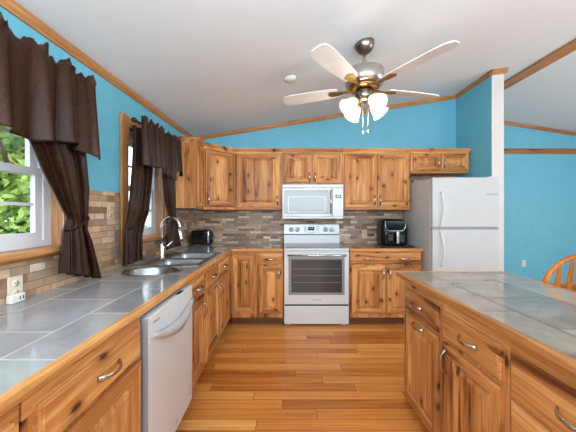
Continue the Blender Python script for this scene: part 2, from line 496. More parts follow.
# ------------------------------------------------------------------ mesh helpers
class MB:
    def __init__(self, mats):
        self.bm = bmesh.new()
        self.mats = mats if isinstance(mats, (list, tuple)) else [mats]

    def quad(self, pts, mi=0, smooth=False):
        vs = [self.bm.verts.new(p) for p in pts]
        f = self.bm.faces.new(vs)
        f.material_index = mi
        f.smooth = smooth
        return f

    def box(self, a, b, mi=0, bevel=0.0):
        x0, x1 = sorted((a[0], b[0]))
        y0, y1 = sorted((a[1], b[1]))
        z0, z1 = sorted((a[2], b[2]))
        v = [self.bm.verts.new(p) for p in ((x0, y0, z0), (x1, y0, z0), (x1, y1, z0), (x0, y1, z0), (x0, y0, z1), (x1, y0, z1), (x1, y1, z1), (x0, y1, z1))]
        fs = [self.bm.faces.new([v[i] for i in q]) for q in ((0, 3, 2, 1), (4, 5, 6, 7), (0, 1, 5, 4), (1, 2, 6, 5), (2, 3, 7, 6), (3, 0, 4, 7))]
        for f in fs:
            f.material_index = mi
        if bevel:
            es = set(e for f in fs for e in f.edges)
            r = bmesh.ops.bevel(self.bm, geom=list(es), offset=bevel, segments=2, affect='EDGES', profile=.6)
            for f in r['faces']:
                f.material_index = mi
                f.smooth = True
        return self

    def prism(self, poly, axis, a, b, mi=0):
        """poly: 2D points in the plane normal to axis ('X': (y,z), 'Y': (x,z), 'Z': (x,y))."""
        def P(p, t):
            return {'X': (t, p[0], p[1]), 'Y': (p[0], t, p[1]), 'Z': (p[0], p[1], t)}[axis]
        va = [self.bm.verts.new(P(p, a)) for p in poly]
        vb = [self.bm.verts.new(P(p, b)) for p in poly]
        n = len(poly)
        fs = [self.bm.faces.new(va), self.bm.faces.new(vb[::-1])]
        for i in range(n):
            fs.append(self.bm.faces.new((va[i], vb[i], vb[(i + 1) % n], va[(i + 1) % n])))
        for f in fs:
            f.material_index = mi
        return self

    def sweep_profile(self, prof, p0, p1, out, mi=0):
        """Moulding: profile (outward, up) carried from p0 to p1 (both Vectors)."""
        out = Vector(out).normalized()
        rows = [[self.bm.verts.new(Vector(p) + out * u + Vector((0, 0, w))) for u, w in prof] for p in (p0, p1)]
        n = len(prof)
        fs = [self.bm.faces.new(rows[0]), self.bm.faces.new(rows[1][::-1])]
        for i in range(n):
            fs.append(self.bm.faces.new((rows[0][i], rows[1][i], rows[1][(i + 1) % n], rows[0][(i + 1) % n])))
        for f in fs:
            f.material_index = mi
        return self

    def rings(self, rings, mi=0, smooth=True, cap0=True, cap1=True, closed=True):
        rows = [[self.bm.verts.new(p) for p in r] for r in rings]
        n = len(rows[0])
        for a, b in zip(rows, rows[1:]):
            for i in range(n if closed else n - 1):
                f = self.bm.faces.new((a[i], a[(i + 1) % n], b[(i + 1) % n], b[i]))
                f.material_index = mi
                f.smooth = smooth
        if cap0:
            f = self.bm.faces.new(rows[0][::-1]); f.material_index = mi
        if cap1:
            f = self.bm.faces.new(rows[-1]); f.material_index = mi
        return self

    def tube(self, pts, r, mi=0, n=10, caps=True):
        pts = [Vector(p) for p in pts]
        rs = r if isinstance(r, (list, tuple)) else [r] * len(pts)
        t0 = (pts[1] - pts[0]).normalized()
        up = Vector((0, 0, 1)) if abs(t0.z) < .9 else Vector((1, 0, 0))
        u = t0.cross(up).normalized()
        rings = []
        for i, p in enumerate(pts):
            t = (pts[min(i + 1, len(pts) - 1)] - pts[max(i - 1, 0)]).normalized()
            u = (u - t * u.dot(t)).normalized()
            w = t.cross(u)
            rr = rs[i] if isinstance(rs[i], tuple) else (rs[i], rs[i])
            rings.append([p + u * math.cos(2 * PI * k / n) * rr[0] + w * math.sin(2 * PI * k / n) * rr[1] for k in range(n)])
        return self.rings(rings, mi, True, caps, caps)

    def lathe(self, prof, c=(0, 0, 0), mi=0, n=24, axis='Z', sx=1.0, sy=1.0, smooth=True, cap0=False, cap1=False):
        c = Vector(c)
        rings = []
        for r, h in prof:
            ring = []
            for k in range(n):
                a, bb = r * math.cos(2 * PI * k / n) * sx, r * math.sin(2 * PI * k / n) * sy
                ring.append(c + Vector({'Z': (a, bb, h), 'X': (h, a, bb), 'Y': (bb, h, a)}[axis]))
            rings.append(ring)
        return self.rings(rings, mi, smooth, cap0, cap1)

    def xform(self, M):
        bmesh.ops.transform(self.bm, matrix=M, verts=self.bm.verts)
        return self

    def build(self, name, parent=None, kind=None, label=None, solidify=0.0, subsurf=0):
        bmesh.ops.recalc_face_normals(self.bm, faces=self.bm.faces)
        me = bpy.data.meshes.new(name)
        self.bm.to_mesh(me)
        self.bm.free()
        for mm in self.mats:
            me.materials.append(mm)
        o = bpy.data.objects.new(name, me)
        COL.objects.link(o)
        if parent:
            o.parent = parent
        if kind:
            o['kind'] = kind
        if label:
            o['label'] = label
        if subsurf:
            md = o.modifiers.new('smooth', 'SUBSURF')
            md.levels = md.render_levels = subsurf
        if solidify:
            md = o.modifiers.new('thickness', 'SOLIDIFY')
            md.thickness = solidify
            md.offset = 0
        return o

def tag(o, label, cat, group=None):
    o['label'] = label
    o['category'] = cat
    if group:
        o['group'] = group
    return o

def thing(name, label, cat, loc=(0, 0, 0), rz=0.0, group=None):
    o = bpy.data.objects.new(name, None)
    o.empty_display_size = .1
    COL.objects.link(o)
    o.location = loc
    o.rotation_euler = (0, 0, rz)
    return tag(o, label, cat, group)

def text_mesh(body, name, size, M, mat, parent):
    cu = bpy.data.curves.new(name, 'FONT')
    cu.body = body
    cu.size = size
    cu.align_x = 'CENTER'
    cu.align_y = 'CENTER'
    cu.extrude = .0004
    tmp = bpy.data.objects.new('tmp', cu)
    COL.objects.link(tmp)
    bpy.context.view_layer.update()
    me = bpy.data.meshes.new_from_object(tmp.evaluated_get(bpy.context.evaluated_depsgraph_get()))
    bpy.data.objects.remove(tmp)
    bpy.data.curves.remove(cu)
    me.transform(M)
    me.materials.clear()
    me.materials.append(mat)
    me.name = name
    o = bpy.data.objects.new(name, me)
    COL.objects.link(o)
    o.parent = parent
    return o

FRONT_TEXT = Matrix.Rotation(PI / 2, 4, 'X')     # text in XY -> faces -Y
def boolean_cut(o, cutter):
    md = o.modifiers.new('cut', 'BOOLEAN')
    md.operation = 'DIFFERENCE'
    md.solver = 'EXACT'
    md.object = cutter
    bpy.context.view_layer.update()
    me = bpy.data.meshes.new_from_object(o.evaluated_get(bpy.context.evaluated_depsgraph_get()))
    o.modifiers.clear()
    old = o.data
    o.data = me
    bpy.data.meshes.remove(old)
    bpy.data.objects.remove(cutter)

# ------------------------------------------------------------------ room dimensions
XL, XP0, XP1, XR = -1.30, 2.42, 2.562, 6.5      # left wall, partition faces, right wall
YB, YB2, YF = 3.82, 4.80, -3.0                  # kitchen back wall, dining back wall, front wall
RIDGE_X, RIDGE_Z, RIGHT_Z = 3.0, 3.098, 2.555
def zl(y):
    return 2.405 + (y - YB) * .027
def zc(x, y):
    if x <= RIDGE_X:
        t = (x - XL) / (RIDGE_X - XL)
        return zl(y) * (1 - t) + RIDGE_Z * t
    return RIDGE_Z + (RIGHT_Z - RIDGE_Z) * (x - RIDGE_X) / (XR - RIDGE_X)

# ------------------------------------------------------------------ structure
MB(FLOOR).box((XL - .15, YF - .15, -.05), (XR + .15, YB2 + .15, 0)).build('floor', kind='structure')
mb = MB(CEIL)
for x0, x1 in ((XL - .15, RIDGE_X), (RIDGE_X, XR + .15)):
    ny = 8
    for j in range(ny):
        ya, yb = YF - .15 + (YB2 + .3 - YF) * j / ny, YF - .15 + (YB2 + .3 - YF) * (j + 1) / ny
        lo = [(x0, ya, zc(x0, ya)), (x1, ya, zc(x1, ya)), (x1, yb, zc(x1, yb)), (x0, yb, zc(x0, yb))]
        mb.quad(lo, smooth=True)
        mb.quad([(p[0], p[1], p[2] + .12) for p in lo][::-1])
bmesh.ops.remove_doubles(mb.bm, verts=mb.bm.verts, dist=1e-5)
bmesh.ops.recalc_face_normals(mb.bm, faces=mb.bm.faces)
o = mb.build('ceiling', kind='structure')

# left wall with two window openings
W1 = (0.35, 1.60, 1.125, 2.02)
W2 = (2.215, 2.90, 1.09, 2.04)
mb = MB(BLUE)
def wl(y0, y1, z0, z1=None):
    mb.prism([(y0, z0), (y1, z0), (y1, z1 or zl(y1) + .02), (y0, z1 or zl(y0) + .02)], 'X', XL, XL - .15)
wl(YF, W1[0], 0); wl(W1[1], W2[0], 0); wl(W2[1], YB + .15, 0)
for w in (W1, W2):
    wl(w[0], w[1], 0, w[2]); wl(w[0], w[1], w[3])
mb.build('wall_left', kind='structure')

MB(BLUE).prism([(XL - .15, 0), (XP0, 0), (XP0, zc(XP0, YB) + .02), (XL - .15, zc(XL - .15, YB) + .02)], 'Y', YB, YB + .15).build('wall_back', kind='structure')
YP = 3.16
mb = MB([BLUE, WHITE_TRIM])
mb.box((XP0, YP, 0), (XP1, YB2, zc(XP0, YP) + .005))
for f in mb.bm.faces:
    if f.normal.y < -.5 or f.calc_center_median().y < YP + .001:
        f.material_index = 1
mb.build('wall_partition', kind='structure')
mb = MB(BLUE)
mb.prism([(XP1, 0), (XR + .15, 0), (XR + .15, zc(XR + .15, YB2) + .02), (RIDGE_X, RIDGE_Z + .02), (XP1, zc(XP1, YB2) + .02)], 'Y', YB2, YB2 + .15)
mb.build('wall_dining_back', kind='structure')

# right wall with one window, front wall with two windows (behind the camera)
mb = MB(BLUE)
for y0, y1, z0, z1 in ((YF, .2, 0, 2.6), (2.6, YB2, 0, 2.6), (.2, 2.6, 0, .7), (.2, 2.6, 2.2, 2.6)):
    mb.box((XR, y0, z0), (XR + .15, y1, z1))
mb.build('wall_right', kind='structure')
mb = MB(BLUE)
FW = ((-.9, 1.7), (3.2, 5.6))
def fr(x0, x1, z0, z1=None):
    mb.prism([(x0, z0), (x1, z0), (x1, z1 or zc(x1, YF) + .02), (x0, z1 or zc(x0, YF) + .02)], 'Y', YF, YF - .15)
fr(XL - .15, -.9, 0); fr(1.7, RIDGE_X, 0); fr(RIDGE_X, 3.2, 0); fr(5.6, XR + .15, 0)
for x0, x1 in FW:
    fr(x0, x1, 0, .8); fr(x0, x1, 2.2)
mb.build('wall_front', kind='structure')

def plain_window(name, a, b, z0, z1, axis, pos):
    """Framed fixed window; axis 'X' means it lies in a plane of constant x."""
    mb = MB(VINYL)
    def bx(u0, u1, w0, w1, t=.03):
        if axis == 'Y':
            mb.box((u0, pos - t, w0), (u1, pos + t, w1))
        else:
            mb.box((pos - t, u0, w0), (pos + t, u1, w1))
    bx(a, b, z0, z0 + .06); bx(a, b, z1 - .06, z1); bx(a, a + .06, z0, z1); bx(b - .06, b, z0, z1)
    bx((a + b) / 2 - .03, (a + b) / 2 + .03, z0, z1)
    o = mb.build(name, kind='structure')
    g = MB(GLASS)
    if axis == 'Y':
        g.box((a + .05, pos - .003, z0 + .05), (b - .05, pos + .003, z1 - .05))
    else:
        g.box((pos - .003, a + .05, z0 + .05), (pos + .003, b - .05, z1 - .05))
    g.build('window_pane', o, kind='structure')
plain_window('window_3', -.9, 1.7, .8, 2.2, 'Y', YF - .08)
plain_window('window_4', 3.2, 5.6, .8, 2.2, 'Y', YF - .08)
plain_window('window_5', .2, 2.6, .7, 2.2, 'X', XR + .08)

# mouldings: crown along walls
CROWN = [(0, 0), (.012, 0), (.016, .012), (.026, .024), (.030, .040), (.030, .052), (.022, .056), (0, .056)]
def crown(name, p0, p1, out, m):
    MB(m).sweep_profile(CROWN, p0, p1, out).build(name, kind='structure')
crown('trim_1', (XL, YF, zl(YF) - .056), (XL, YB, zl(YB) - .056), (1, 0, 0), TRIM_Y)
crown('trim_2', (XL, YB, zc(XL, YB) - .056), (XP0, YB, zc(XP0, YB) - .056), (0, -1, 0), TRIM_X)
crown('trim_3', (XP0, YP - .03, zc(XP0, YP) - .056), (XP0, YB, zc(XP0, YB) - .056), (-1, 0, 0), TRIM_Y)
crown('trim_4', (XP0 - .03, YP, zc(XP0, YP) - .058), (XP1 + .03, YP, zc(XP1, YP) - .056), (0, -1, 0), TRIM_X)
crown('trim_5', (XP1, YP, zc(XP1, YP) - .056), (XP1, YB2, zc(XP1, YB2) - .056), (1, 0, 0), TRIM_Y)
crown('trim_6', (XP1, YB2, zc(XP1, YB2) - .056), (RIDGE_X, YB2, RIDGE_Z - .056), (0, -1, 0), TRIM_X)
crown('trim_7', (RIDGE_X, YB2, RIDGE_Z - .056), (XR, YB2, zc(XR, YB2) - .056), (0, -1, 0), TRIM_X)
# ridge board over the joint of the two ceilings
mb = MB(TRIM_Y)
mb.prism([(RIDGE_X - .095, zc(RIDGE_X - .095, 1) - .0), (RIDGE_X - .095, zc(RIDGE_X - .095, 1) - .022), (RIDGE_X, RIDGE_Z - .026), (RIDGE_X + .085, zc(RIDGE_X + .085, 1) - .022), (RIDGE_X + .085, zc(RIDGE_X + .085, 1)), (RIDGE_X, RIDGE_Z)], 'Y', YF, YB2)
mb.build('trim_8', kind='structure')
# picture rail on the dining wall
mb = MB(TRIM_X)
mb.sweep_profile([(0, 0), (.02, 0), (.024, .01), (.02, .02), (.02, .066), (.03, .075), (.03, .09), (0, .09)], (XP1, YB2, 2.385), (XR, YB2, 2.385), (0, -1, 0))
mb.build('trim_9', kind='structure')
for nm, p0, p1, out, mm in (('baseboard_dining', (XP1, YB2, 0), (XR, YB2, 0), (0, -1, 0), TRIM_X), ('baseboard_right', (XR, YF, 0), (XR, YB2, 0), (-1, 0, 0), TRIM_Y), ('baseboard_partition', (XP1, YP, 0), (XP1, YB2, 0), (1, 0, 0), TRIM_Y)):
    MB(mm).sweep_profile([(0, 0), (.014, 0), (.014, .07), (.006, .085), (0, .085)], p0, p1, out).build(nm, kind='structure')

# stone backsplash (thin slabs on the walls)
SP = .012
mb = MB(STONE_Y)
def spl(y0, y1, z1):
    mb.box((XL, y0, .9145), (XL + SP, y1, z1))
spl(-.4, W1[0] - .0, 1.49)
spl(W1[0], W1[1], W1[2] - .03)
spl(W1[1], 2.105, 1.49)
spl(2.105, W2[1] + .05, W2[2] - .035)
spl(W2[1] + .05, YB - SP, 1.385)
mb.build('backsplash_left', kind='structure')
mb = MB(STONE_X)
mb.box((XL, YB - SP, .9145), (1.632, YB, 1.378)).box((1.632, YB - SP, .9145), (XP0 - .001, YB, 1.864))
mb.build('backsplash_back', kind='structure')

# ------------------------------------------------------------------ kitchen windows
def dh_window(name, w, near_edge):
    """Double-hung vinyl window in the left wall: wood-lined opening, sill, frame, sashes with muntins, panes."""
    y0, y1, z0, z1 = w
    root = MB(JAMB)
    root.box((XL - .14, y1 - .012, z0), (XL, y1, z1)).box((XL - .14, y0, z0), (XL, y0 + .012, z1)).box((XL - .14, y0 + .012, z1 - .012), (XL, y1 - .012, z1))
    r = root.build(name, kind='structure')
    s = MB(TRIM_Y)
    s.box((XL - .14, y0 + .012, z0), (XL, y1 - .012, z0 + .022))
    s.sweep_profile([(0, -.028), (.022, -.028), (.03, -.012), (.055, -.006), (.06, .006), (.055, .022), (0, .022)], (XL, y0 - (.03 if not near_edge else .0), z0), (XL, y1 + (.03 if not near_edge else .08), z0), (1, 0, 0))
    s.build('window_sill', r, kind='structure')
    f = MB(VINYL)
    xa, xb = XL - .14, XL - .075
    a, bq, c, d = y0 + .012, y1 - .012, z0 + .022, z1 - .012
    f.box((xa, a, c), (xb, a + .05, d)).box((xa, bq - .05, c), (xb, bq, d)).box((xa, a + .05, c), (xb, bq - .05, c + .035)).box((xa, a + .05, d - .04), (xb, bq - .05, d))
    f.build('window_frame', r, kind='structure')
    mid = (c + d) / 2 - .015
    for lo, hi, x0, x1 in ((c + .035, mid + .022, xa + .032, xb - .006), (mid - .02, d - .04, xa + .002, xa + .03)):
        sa = MB(VINYL)
        p, q = a + .05, bq - .05
        sa.box((x0, p, lo), (x1, p + .045, hi)).box((x0, q - .045, lo), (x1, q, hi)).box((x0, p + .045, lo), (x1, q - .045, lo + .045)).box((x0, p + .045, hi - .04), (x1, q - .045, hi))
        n = max(1, round((q - p) / .27))
        xm = (x0 + x1) / 2
        for k in range(1, n):
            yy = p + .045 + (q - p - .09) * k / n
            sa.box((xm - .006, yy - .008, lo + .04), (xm + .006, yy + .008, hi - .04))
        zz = (lo + hi) / 2
        sa.box((xm - .005, p + .04, zz - .008), (xm + .005, q - .04, zz + .008))
        so = sa.build('window_sash', r, kind='structure')
        MB(GLASS).box((xm - .002, p + .042, lo + .042), (xm + .002, q - .042, hi - .038)).build('window_pane', so, kind='structure')
    return r
dh_window('window_1', W1, False)
r2 = dh_window('window_2', W2, True)
cs = MB(TRIM_Z)
cs.box((XL + .001, W2[0] - .095, W2[2] - .16), (XL + .022, W2[0] - .004, W2[3] + .09), bevel=.005)
cs.build('trim_10', kind='structure')
cs = MB(JAMB)
cs.box((XL + .001, W2[1] + .002, W2[2] + .026), (XL + .02, W2[1] + .07, W2[3] + .0015), bevel=.004)
cs.build('trim_12', kind='structure')
cs = MB(TRIM_Y)
cs.box((XL + .001, W2[0] - .003, W2[3] + .002), (XL + .022, W2[1] + .04, W2[3] + .09), bevel=.005)
cs.build('trim_11', kind='structure')

# ------------------------------------------------------------------ cabinet parts
def door_panel(mb, x0, x1, z0, z1, t=.02, fw=.056):
    spec = [(0, 0), (0, t - .005), (.002, t - .001), (.006, t), (fw - .006, t), (fw, t - .003), (fw + .003, t - .013), (fw + .014, t - .013), (fw + .036, t - .002)]
    rows = []
    for ins, y in spec:
        rows.append([mb.bm.verts.new(p) for p in ((x0 + ins, -y, z0 + ins), (x1 - ins, -y, z0 + ins), (x1 - ins, -y, z1 - ins), (x0 + ins, -y, z1 - ins))])
    for k, (a, bq) in enumerate(zip(rows, rows[1:])):
        for i in range(4):
            f = mb.bm.faces.new((a[i], a[(i + 1) % 4], bq[(i + 1) % 4], bq[i]))
            f.material_index = 1 if (i in (0, 2) and k < 6) else 0
    mb.bm.faces.new(rows[-1])
    mb.bm.faces.new(rows[0][::-1])

def drawer_panel(mb, x0, x1, z0, z1, t=.02):
    rows = []
    for ins, y in ((0, 0), (0, t - .007), (.004, t - .003), (.011, t - .002), (.013, t), ):
        rows.append([mb.bm.verts.new(p) for p in ((x0 + ins, -y, z0 + ins), (x1 - ins, -y, z0 + ins), (x1 - ins, -y, z1 - ins), (x0 + ins, -y, z1 - ins))])
    for a, bq in zip(rows, rows[1:]):
        for i in range(4):
            mb.bm.faces.new((a[i], a[(i + 1) % 4], bq[(i + 1) % 4], bq[i]))
    mb.bm.faces.new(rows[-1])
    mb.bm.faces.new(rows[0][::-1])

def pull(parent, cx, cz, orient, y0=-.02, L=.118, proj=.032, w=.0085, m=None):
    """Arched bar pull with flattened, flared ends."""
    n = 13
    rings = []
    for i in range(n):
        s = i / (n - 1)
        u = (s - .5) * L
        d = .003 + proj * math.sin(PI * s) ** .75
        ww = w * (1.35 - .55 * math.sin(PI * s) + .25 * math.sin(PI * s) ** 6)
        th = .0036
        slope = math.cos(PI * s) * .9
        ring = []
        for k in range(8):
            a = 2 * PI * k / 8
            pu = math.sin(a) * th * slope
            pd = math.sin(a) * th
            pw = math.cos(a) * ww
            if orient == 'h':
                ring.append((cx + u - pu, y0 - d + -pd, cz + pw))
            else:
                ring.append((cx + pw, y0 - d - pd, cz + u - pu))
        rings.append(ring)
    mb = MB(m or NICKEL)
    mb.rings(rings)
    return mb.build('handle', parent, label=None)

def hinge(parent, x, z):
    mb = MB(PEWTER)
    mb.tube([(x, -.012, z - .022), (x, -.012, z + .022)], .005, n=8)
    mb.box((x - .001, -.012, z - .02), (x + .012, -.001, z + .02))
    mb.build('hinge', parent)

def fronts(root, items):
    for it in items:
        kind = it[0]
        if kind == 'drawer':
            _, x0, x1, z0, z1, hs = it
            mb = MB(WOOD_X)
            drawer_panel(mb, x0, x1, z0, z1)
            d = mb.build('drawer', root)
            for h in hs:
                pull(d, h, (z0 + z1) / 2, 'h')
        else:
            _, x0, x1, z0, z1, h, hz = it[:7]
            mb = MB([WOOD_V, WOOD_X])
            door_panel(mb, x0, x1, z0, z1)
            d = mb.build('door', root)
            if h is not None:
                pull(d, h, hz, 'v')
            if len(it) > 7:
                hx = it[7]
                for q in (.12, .88):
                    hinge(d, hx, z0 + (z1 - z0) * q)

def base_cabinet(label, loc, rz, w, depth, items, toe=.1, top=.872, toe_in=.06):
    r = thing('base_cabinet', label, 'cabinet', loc, rz)
    mb = MB(WOOD_V)
    mb.box((.001, .02, toe), (.017, depth, top)).box((w - .017, .02, toe), (w - .001, depth, top))
    mb.box((.017, .02, toe), (w - .017, depth - .008, toe + .016)).box((.017, depth - .008, toe), (w - .017, depth, top))
    mb.build('carcass', r)
    mb = MB([WOOD_V, WOOD_X])
    mb.box((.001, 0, toe), (w - .001, .02, top - .048)).box((.001, 0, top - .048), (w - .001, .02, top), 1)
    mb.build('face_frame', r)
    mb = MB(TOEK)
    mb.box((.002, toe_in, 0), (w - .002, depth - .01, toe - .0005))
    mb.build('toe_kick', r)
    fronts(r, items)
    return r

UP_CROWN = [(0, 0), (.006, 0), (.01, .02), (.03, .045), (.034, .06), (0, .06)]
def wall_cabinet(label, loc, rz, w, depth, z0, z1, items, side_crown=(False, False)):
    r = thing('wall_cabinet', label, 'cabinet', (loc[0], loc[1], z0), rz)
    h = z1 - z0
    mb = MB(WOOD_V)
    mb.box((.0008, .018, 0), (w - .0008, depth, h))
    mb.build('carcass', r)
    mb = MB([WOOD_V, WOOD_X])
    mb.box((.0008, 0, .02), (w - .0008, .018, h - .045)).box((.0008, 0, -.012), (w - .0008, .018, .02), 1).box((.0008, 0, h - .045), (w - .0008, .018, h), 1)
    mb.build('face_frame', r)
    mb = MB(WOOD_X)
    mb.sweep_profile(UP_CROWN, (.0008, 0, h - .04), (w - .0008, 0, h - .04), (0, -1, 0))
    if side_crown[0]:
        mb.box((-.022, -.034, h - .012), (.0, depth, h + .02)).box((-.008, -.01, h - .04), (0, depth, h - .012))
    if side_crown[1]:
        mb.box((w, -.034, h - .012), (w + .012, depth, h + .02))
    mb.build('crown_molding', r)
    fronts(r, [tuple([i[0], i[1], i[2], i[3] - z0, i[4] - z0, i[5], (i[6] - z0) if i[6] else i[6]] + list(i[7:])) for i in items])
    return r

# ---- left run (faces +X): local x = world y
LX = -.645
LD = 0.64
def left_cab(label, y0, y1, items):
    return base_cabinet(label, (LX, y0, 0), PI / 2, y1 - y0, LD, [tuple([i[0], i[1] - y0, i[2] - y0] + list(i[3:])) for i in items])
def ro(y0, items):     # shift handle positions
    out = []
    for i in items:
        i = list(i)
        if i[0] == 'drawer':
            i[5] = [h - y0 for h in i[5]]
        elif i[5] is not None:
            i[5] -= y0
        out.append(tuple(i))
    return out
def LC(label, y0, y1, items):
    return left_cab(label, y0, y1, ro(y0, items))
LC('hickory base cabinet nearest the camera under the left tile counter', .14, .655,
   [('drawer', .17, .63, .715, .845, [.40]), ('door', .17, .63, .15, .695, .59, .6)])
LC('hickory base cabinet with a drawer over a door, on the near side of the dishwasher', .66, 1.2,
   [('drawer', .69, 1.175, .715, .845, [.955]), ('door', .69, 1.175, .15, .695, .735, .6)])
LC('narrow hickory base cabinet between the dishwasher and the sink cabinet', 1.785, 2.128,
   [('drawer', 1.81, 2.105, .725, .85, [1.96]), ('door', 1.81, 2.105, .15, .705, 2.06, .6)])
LC('hickory sink base cabinet with two false drawers and two doors', 2.131, 3.02,
   [('drawer', 2.155, 2.565, .725, .85, [2.36]), ('drawer', 2.58, 2.995, .725, .85, [2.79]),
    ('door', 2.155, 2.565, .15, .705, 2.52, .6), ('door', 2.58, 2.995, .15, .705, 2.625, .6)])
# ---- back run (faces -Y)
BY = 3.19
def BC(label, x0, x1, items):
    out = []
    for i in items:
        i = list(i)
        i[1] -= x0; i[2] -= x0
        if i[0] == 'drawer':
            i[5] = [h - x0 for h in i[5]]
        elif i[5] is not None:
            i[5] -= x0
        if len(i) > 7:
            i[7] -= x0
        out.append(tuple(i))
    return base_cabinet(label, (x0, BY, 0), 0, x1 - x0, .61, out)
# corner filler of the left run plus blind corner
o = BC('hickory corner base cabinet with one tall plain door in the corner', -.642, -.332,
   [('door', -.612, -.362, .165, .835, None, None)])
mb = MB(WOOD_V)
mb.box((-.003, 0, .1), (-.023, -.165, .872))
mb.build('corner_filler', o)
BC('small hickory base cabinet with one drawer and one door, left of the range', -.33, -.022,
   [('drawer', -.305, -.037, .73, .858, [-.17]), ('door', -.305, -.037, .15, .705, -.07, .62)])
BC('wide hickory base cabinet with a two-handled drawer and two doors, right of the range', .762, 1.615,
   [('drawer', .775, 1.60, .735, .862, [.98, 1.40]), ('door', .79, 1.183, .15, .715, 1.15, .62), ('door', 1.197, 1.60, .15, .715, 1.228, .62)])
# ---- island (faces -X): local x = -world y
IX = .838
def IC(label, y1, y0, items):
    out = []
    for i in items:
        i = list(i)
        a, c = y1 - i[1], y1 - i[2]
        i[1], i[2] = a, c
        if i[0] == 'drawer':
            i[5] = [y1 - h for h in i[5]]
        elif i[5] is not None:
            i[5] = y1 - i[5]
        out.append(tuple(i))
    return base_cabinet(label, (IX, y1, 0), -PI / 2, y1 - y0, .68, out, toe=.06)
ic = IC('hickory island cabinet with a drawer and pull-out door at the far end, towards the range', 1.90, 1.432,
   [('drawer', 1.845, 1.457, .69, .828, [1.67]), ('door', 1.845, 1.457, .095, .665, None, None)])
pull([c_ for c_ in ic.children if c_.name.startswith('door')][0], .249, .638, 'h')
IC('middle hickory island cabinet with a drawer and door', 1.43, 1.004,
   [('drawer', 1.41, 1.03, .69, .828, [1.205]), ('door', 1.41, 1.03, .095, .665, 1.37, .585)])
IC('hickory island cabinet with a stack of wide drawers, nearest the camera', 1.002, .44,
   [('drawer', .985, .48, .668, .826, [.75]), ('drawer', .985, .48, .40, .652, [.75]), ('drawer', .985, .48, .10, .385, [.75])])

# ------------------------------------------------------------------ counters
CT, CB = .914, .874
NOSE = [(0, .004), (.019, .004), (.026, .009), (.029, .018), (.029, .030), (.025, .038), (.018, .0415), (0, .0415)]
c = thing('countertop', 'long L-shaped grey slate tile countertop with wood edge along the window wall', 'countertop')
mb = MB(TILE_L)
mb.prism([(XL + SP + .001, .14), (-.657, .14), (-.657, 3.193), (-.024, 3.193), (-.024, YB - SP - .001), (XL + SP + .001, YB - SP - .001)], 'Z', CB, CT)
top = mb.build('tile_surface', c)
cut = MB(TILE_L)
cut.lathe([(1, .8), (1, 1.0)], (-.955, 1.955, 0), n=40, sx=.185, sy=.148, cap0=True, cap1=True)
boolean_cut(top, cut.build('cutter'))
cut = MB(TILE_L)
cut.box((-1.175, 2.15, .8), (-.695, 2.866, 1.0))
boolean_cut(top, cut.build('cutter'))
mb = MB([EDGE_Y, EDGE_X])
mb.sweep_profile(NOSE, (-.657, .14, CB), (-.657, 3.193, CB), (1, 0, 0), 0)
mb.sweep_profile(NOSE, (-.657, 3.193, CB), (-.024, 3.193, CB), (0, -1, 0), 1)
mb.build('wood_edge', c)

c = thing('countertop', 'short slate tile countertop holding the black air fryer beside the refrigerator', 'countertop')
mb = MB(TILE_B)
mb.prism([(.764, 3.193), (1.622, 3.193), (1.622, YB - SP - .001), (.764, YB - SP - .001)], 'Z', CB, CT)
mb.build('tile_surface', c)
mb = MB([EDGE_X, EDGE_Y])
mb.sweep_profile(NOSE, (.764, 3.193, CB), (1.622, 3.193, CB), (0, -1, 0), 0)
mb.build('wood_edge', c)

c = thing('countertop', 'grey slate tile island countertop with light wood edge', 'countertop')
mb = MB(TILE_I)
mb.prism([(.832, .42), (1.535, .42), (1.535, 1.935), (.832, 1.935)], 'Z', CB, CT)
mb.build('tile_surface', c)
mb = MB([EDGE_Y, EDGE_X])
mb.sweep_profile(NOSE, (.832, .42, CB), (.832, 1.935, CB), (-1, 0, 0), 0)
mb.sweep_profile(NOSE, (1.535, .42, CB), (1.535, 1.935, CB), (1, 0, 0), 0)
mb.sweep_profile(NOSE, (.803, 1.935, CB), (1.564, 1.935, CB), (0, 1, 0), 1)
mb.sweep_profile(NOSE, (.803, .42, CB), (1.564, .42, CB), (0, -1, 0), 1)
mb.build('wood_edge', c)

# ------------------------------------------------------------------ wall cabinets
UY = 3.515
UD = YB - .002 - UY
def UC(label, x0, x1, z0, items, z1=2.15, sc=(False, False)):
    out = []
    for i in items:
        i = list(i)
        i[1] -= x0; i[2] -= x0
        if i[5] is not None:
            i[5] -= x0
        if len(i) > 7:
            i[7] -= x0
        out.append(tuple(i))
    return wall_cabinet(label, (x0, UY), 0, x1 - x0, UD, z0, z1, out, sc)
UC('hickory wall cabinet with one wide door, left of the microwave', -.650, -.036, 1.39,
   [('door', -.625, -.065, 1.412, 2.10, -.095, 1.50)])
UC('short hickory wall cabinet with two doors, above the microwave', -.034, .748, 1.70,
   [('door', -.012, .345, 1.725, 2.10, .318, 1.80), ('door', .363, .72, 1.725, 2.10, .39, 1.80)])
UC('tall knotty hickory wall cabinet with two doors, right of the microwave', .750, 1.632, 1.39,
   [('door', .775, 1.185, 1.412, 2.10, 1.155, 1.50), ('door', 1.20, 1.60, 1.412, 2.10, 1.23, 1.50, 1.606)])
UC('short hickory wall cabinet with two doors, above the refrigerator', 1.634, 2.395, 1.865,
   [('door', 1.665, 2.01, 1.892, 2.11, 1.98, 1.985), ('door', 2.03, 2.365, 1.892, 2.11, 2.06, 1.985)], sc=(False, True))
# left wall end cabinet
UX = -.975
wall_cabinet('narrow hickory wall cabinet on the window wall beside the sink curtain', (UX, 2.975), PI / 2, .228, UX - XL - .002, 1.39, 2.15,
             [('door', .022, .214, 1.412, 2.10, None, None)], (True, False))
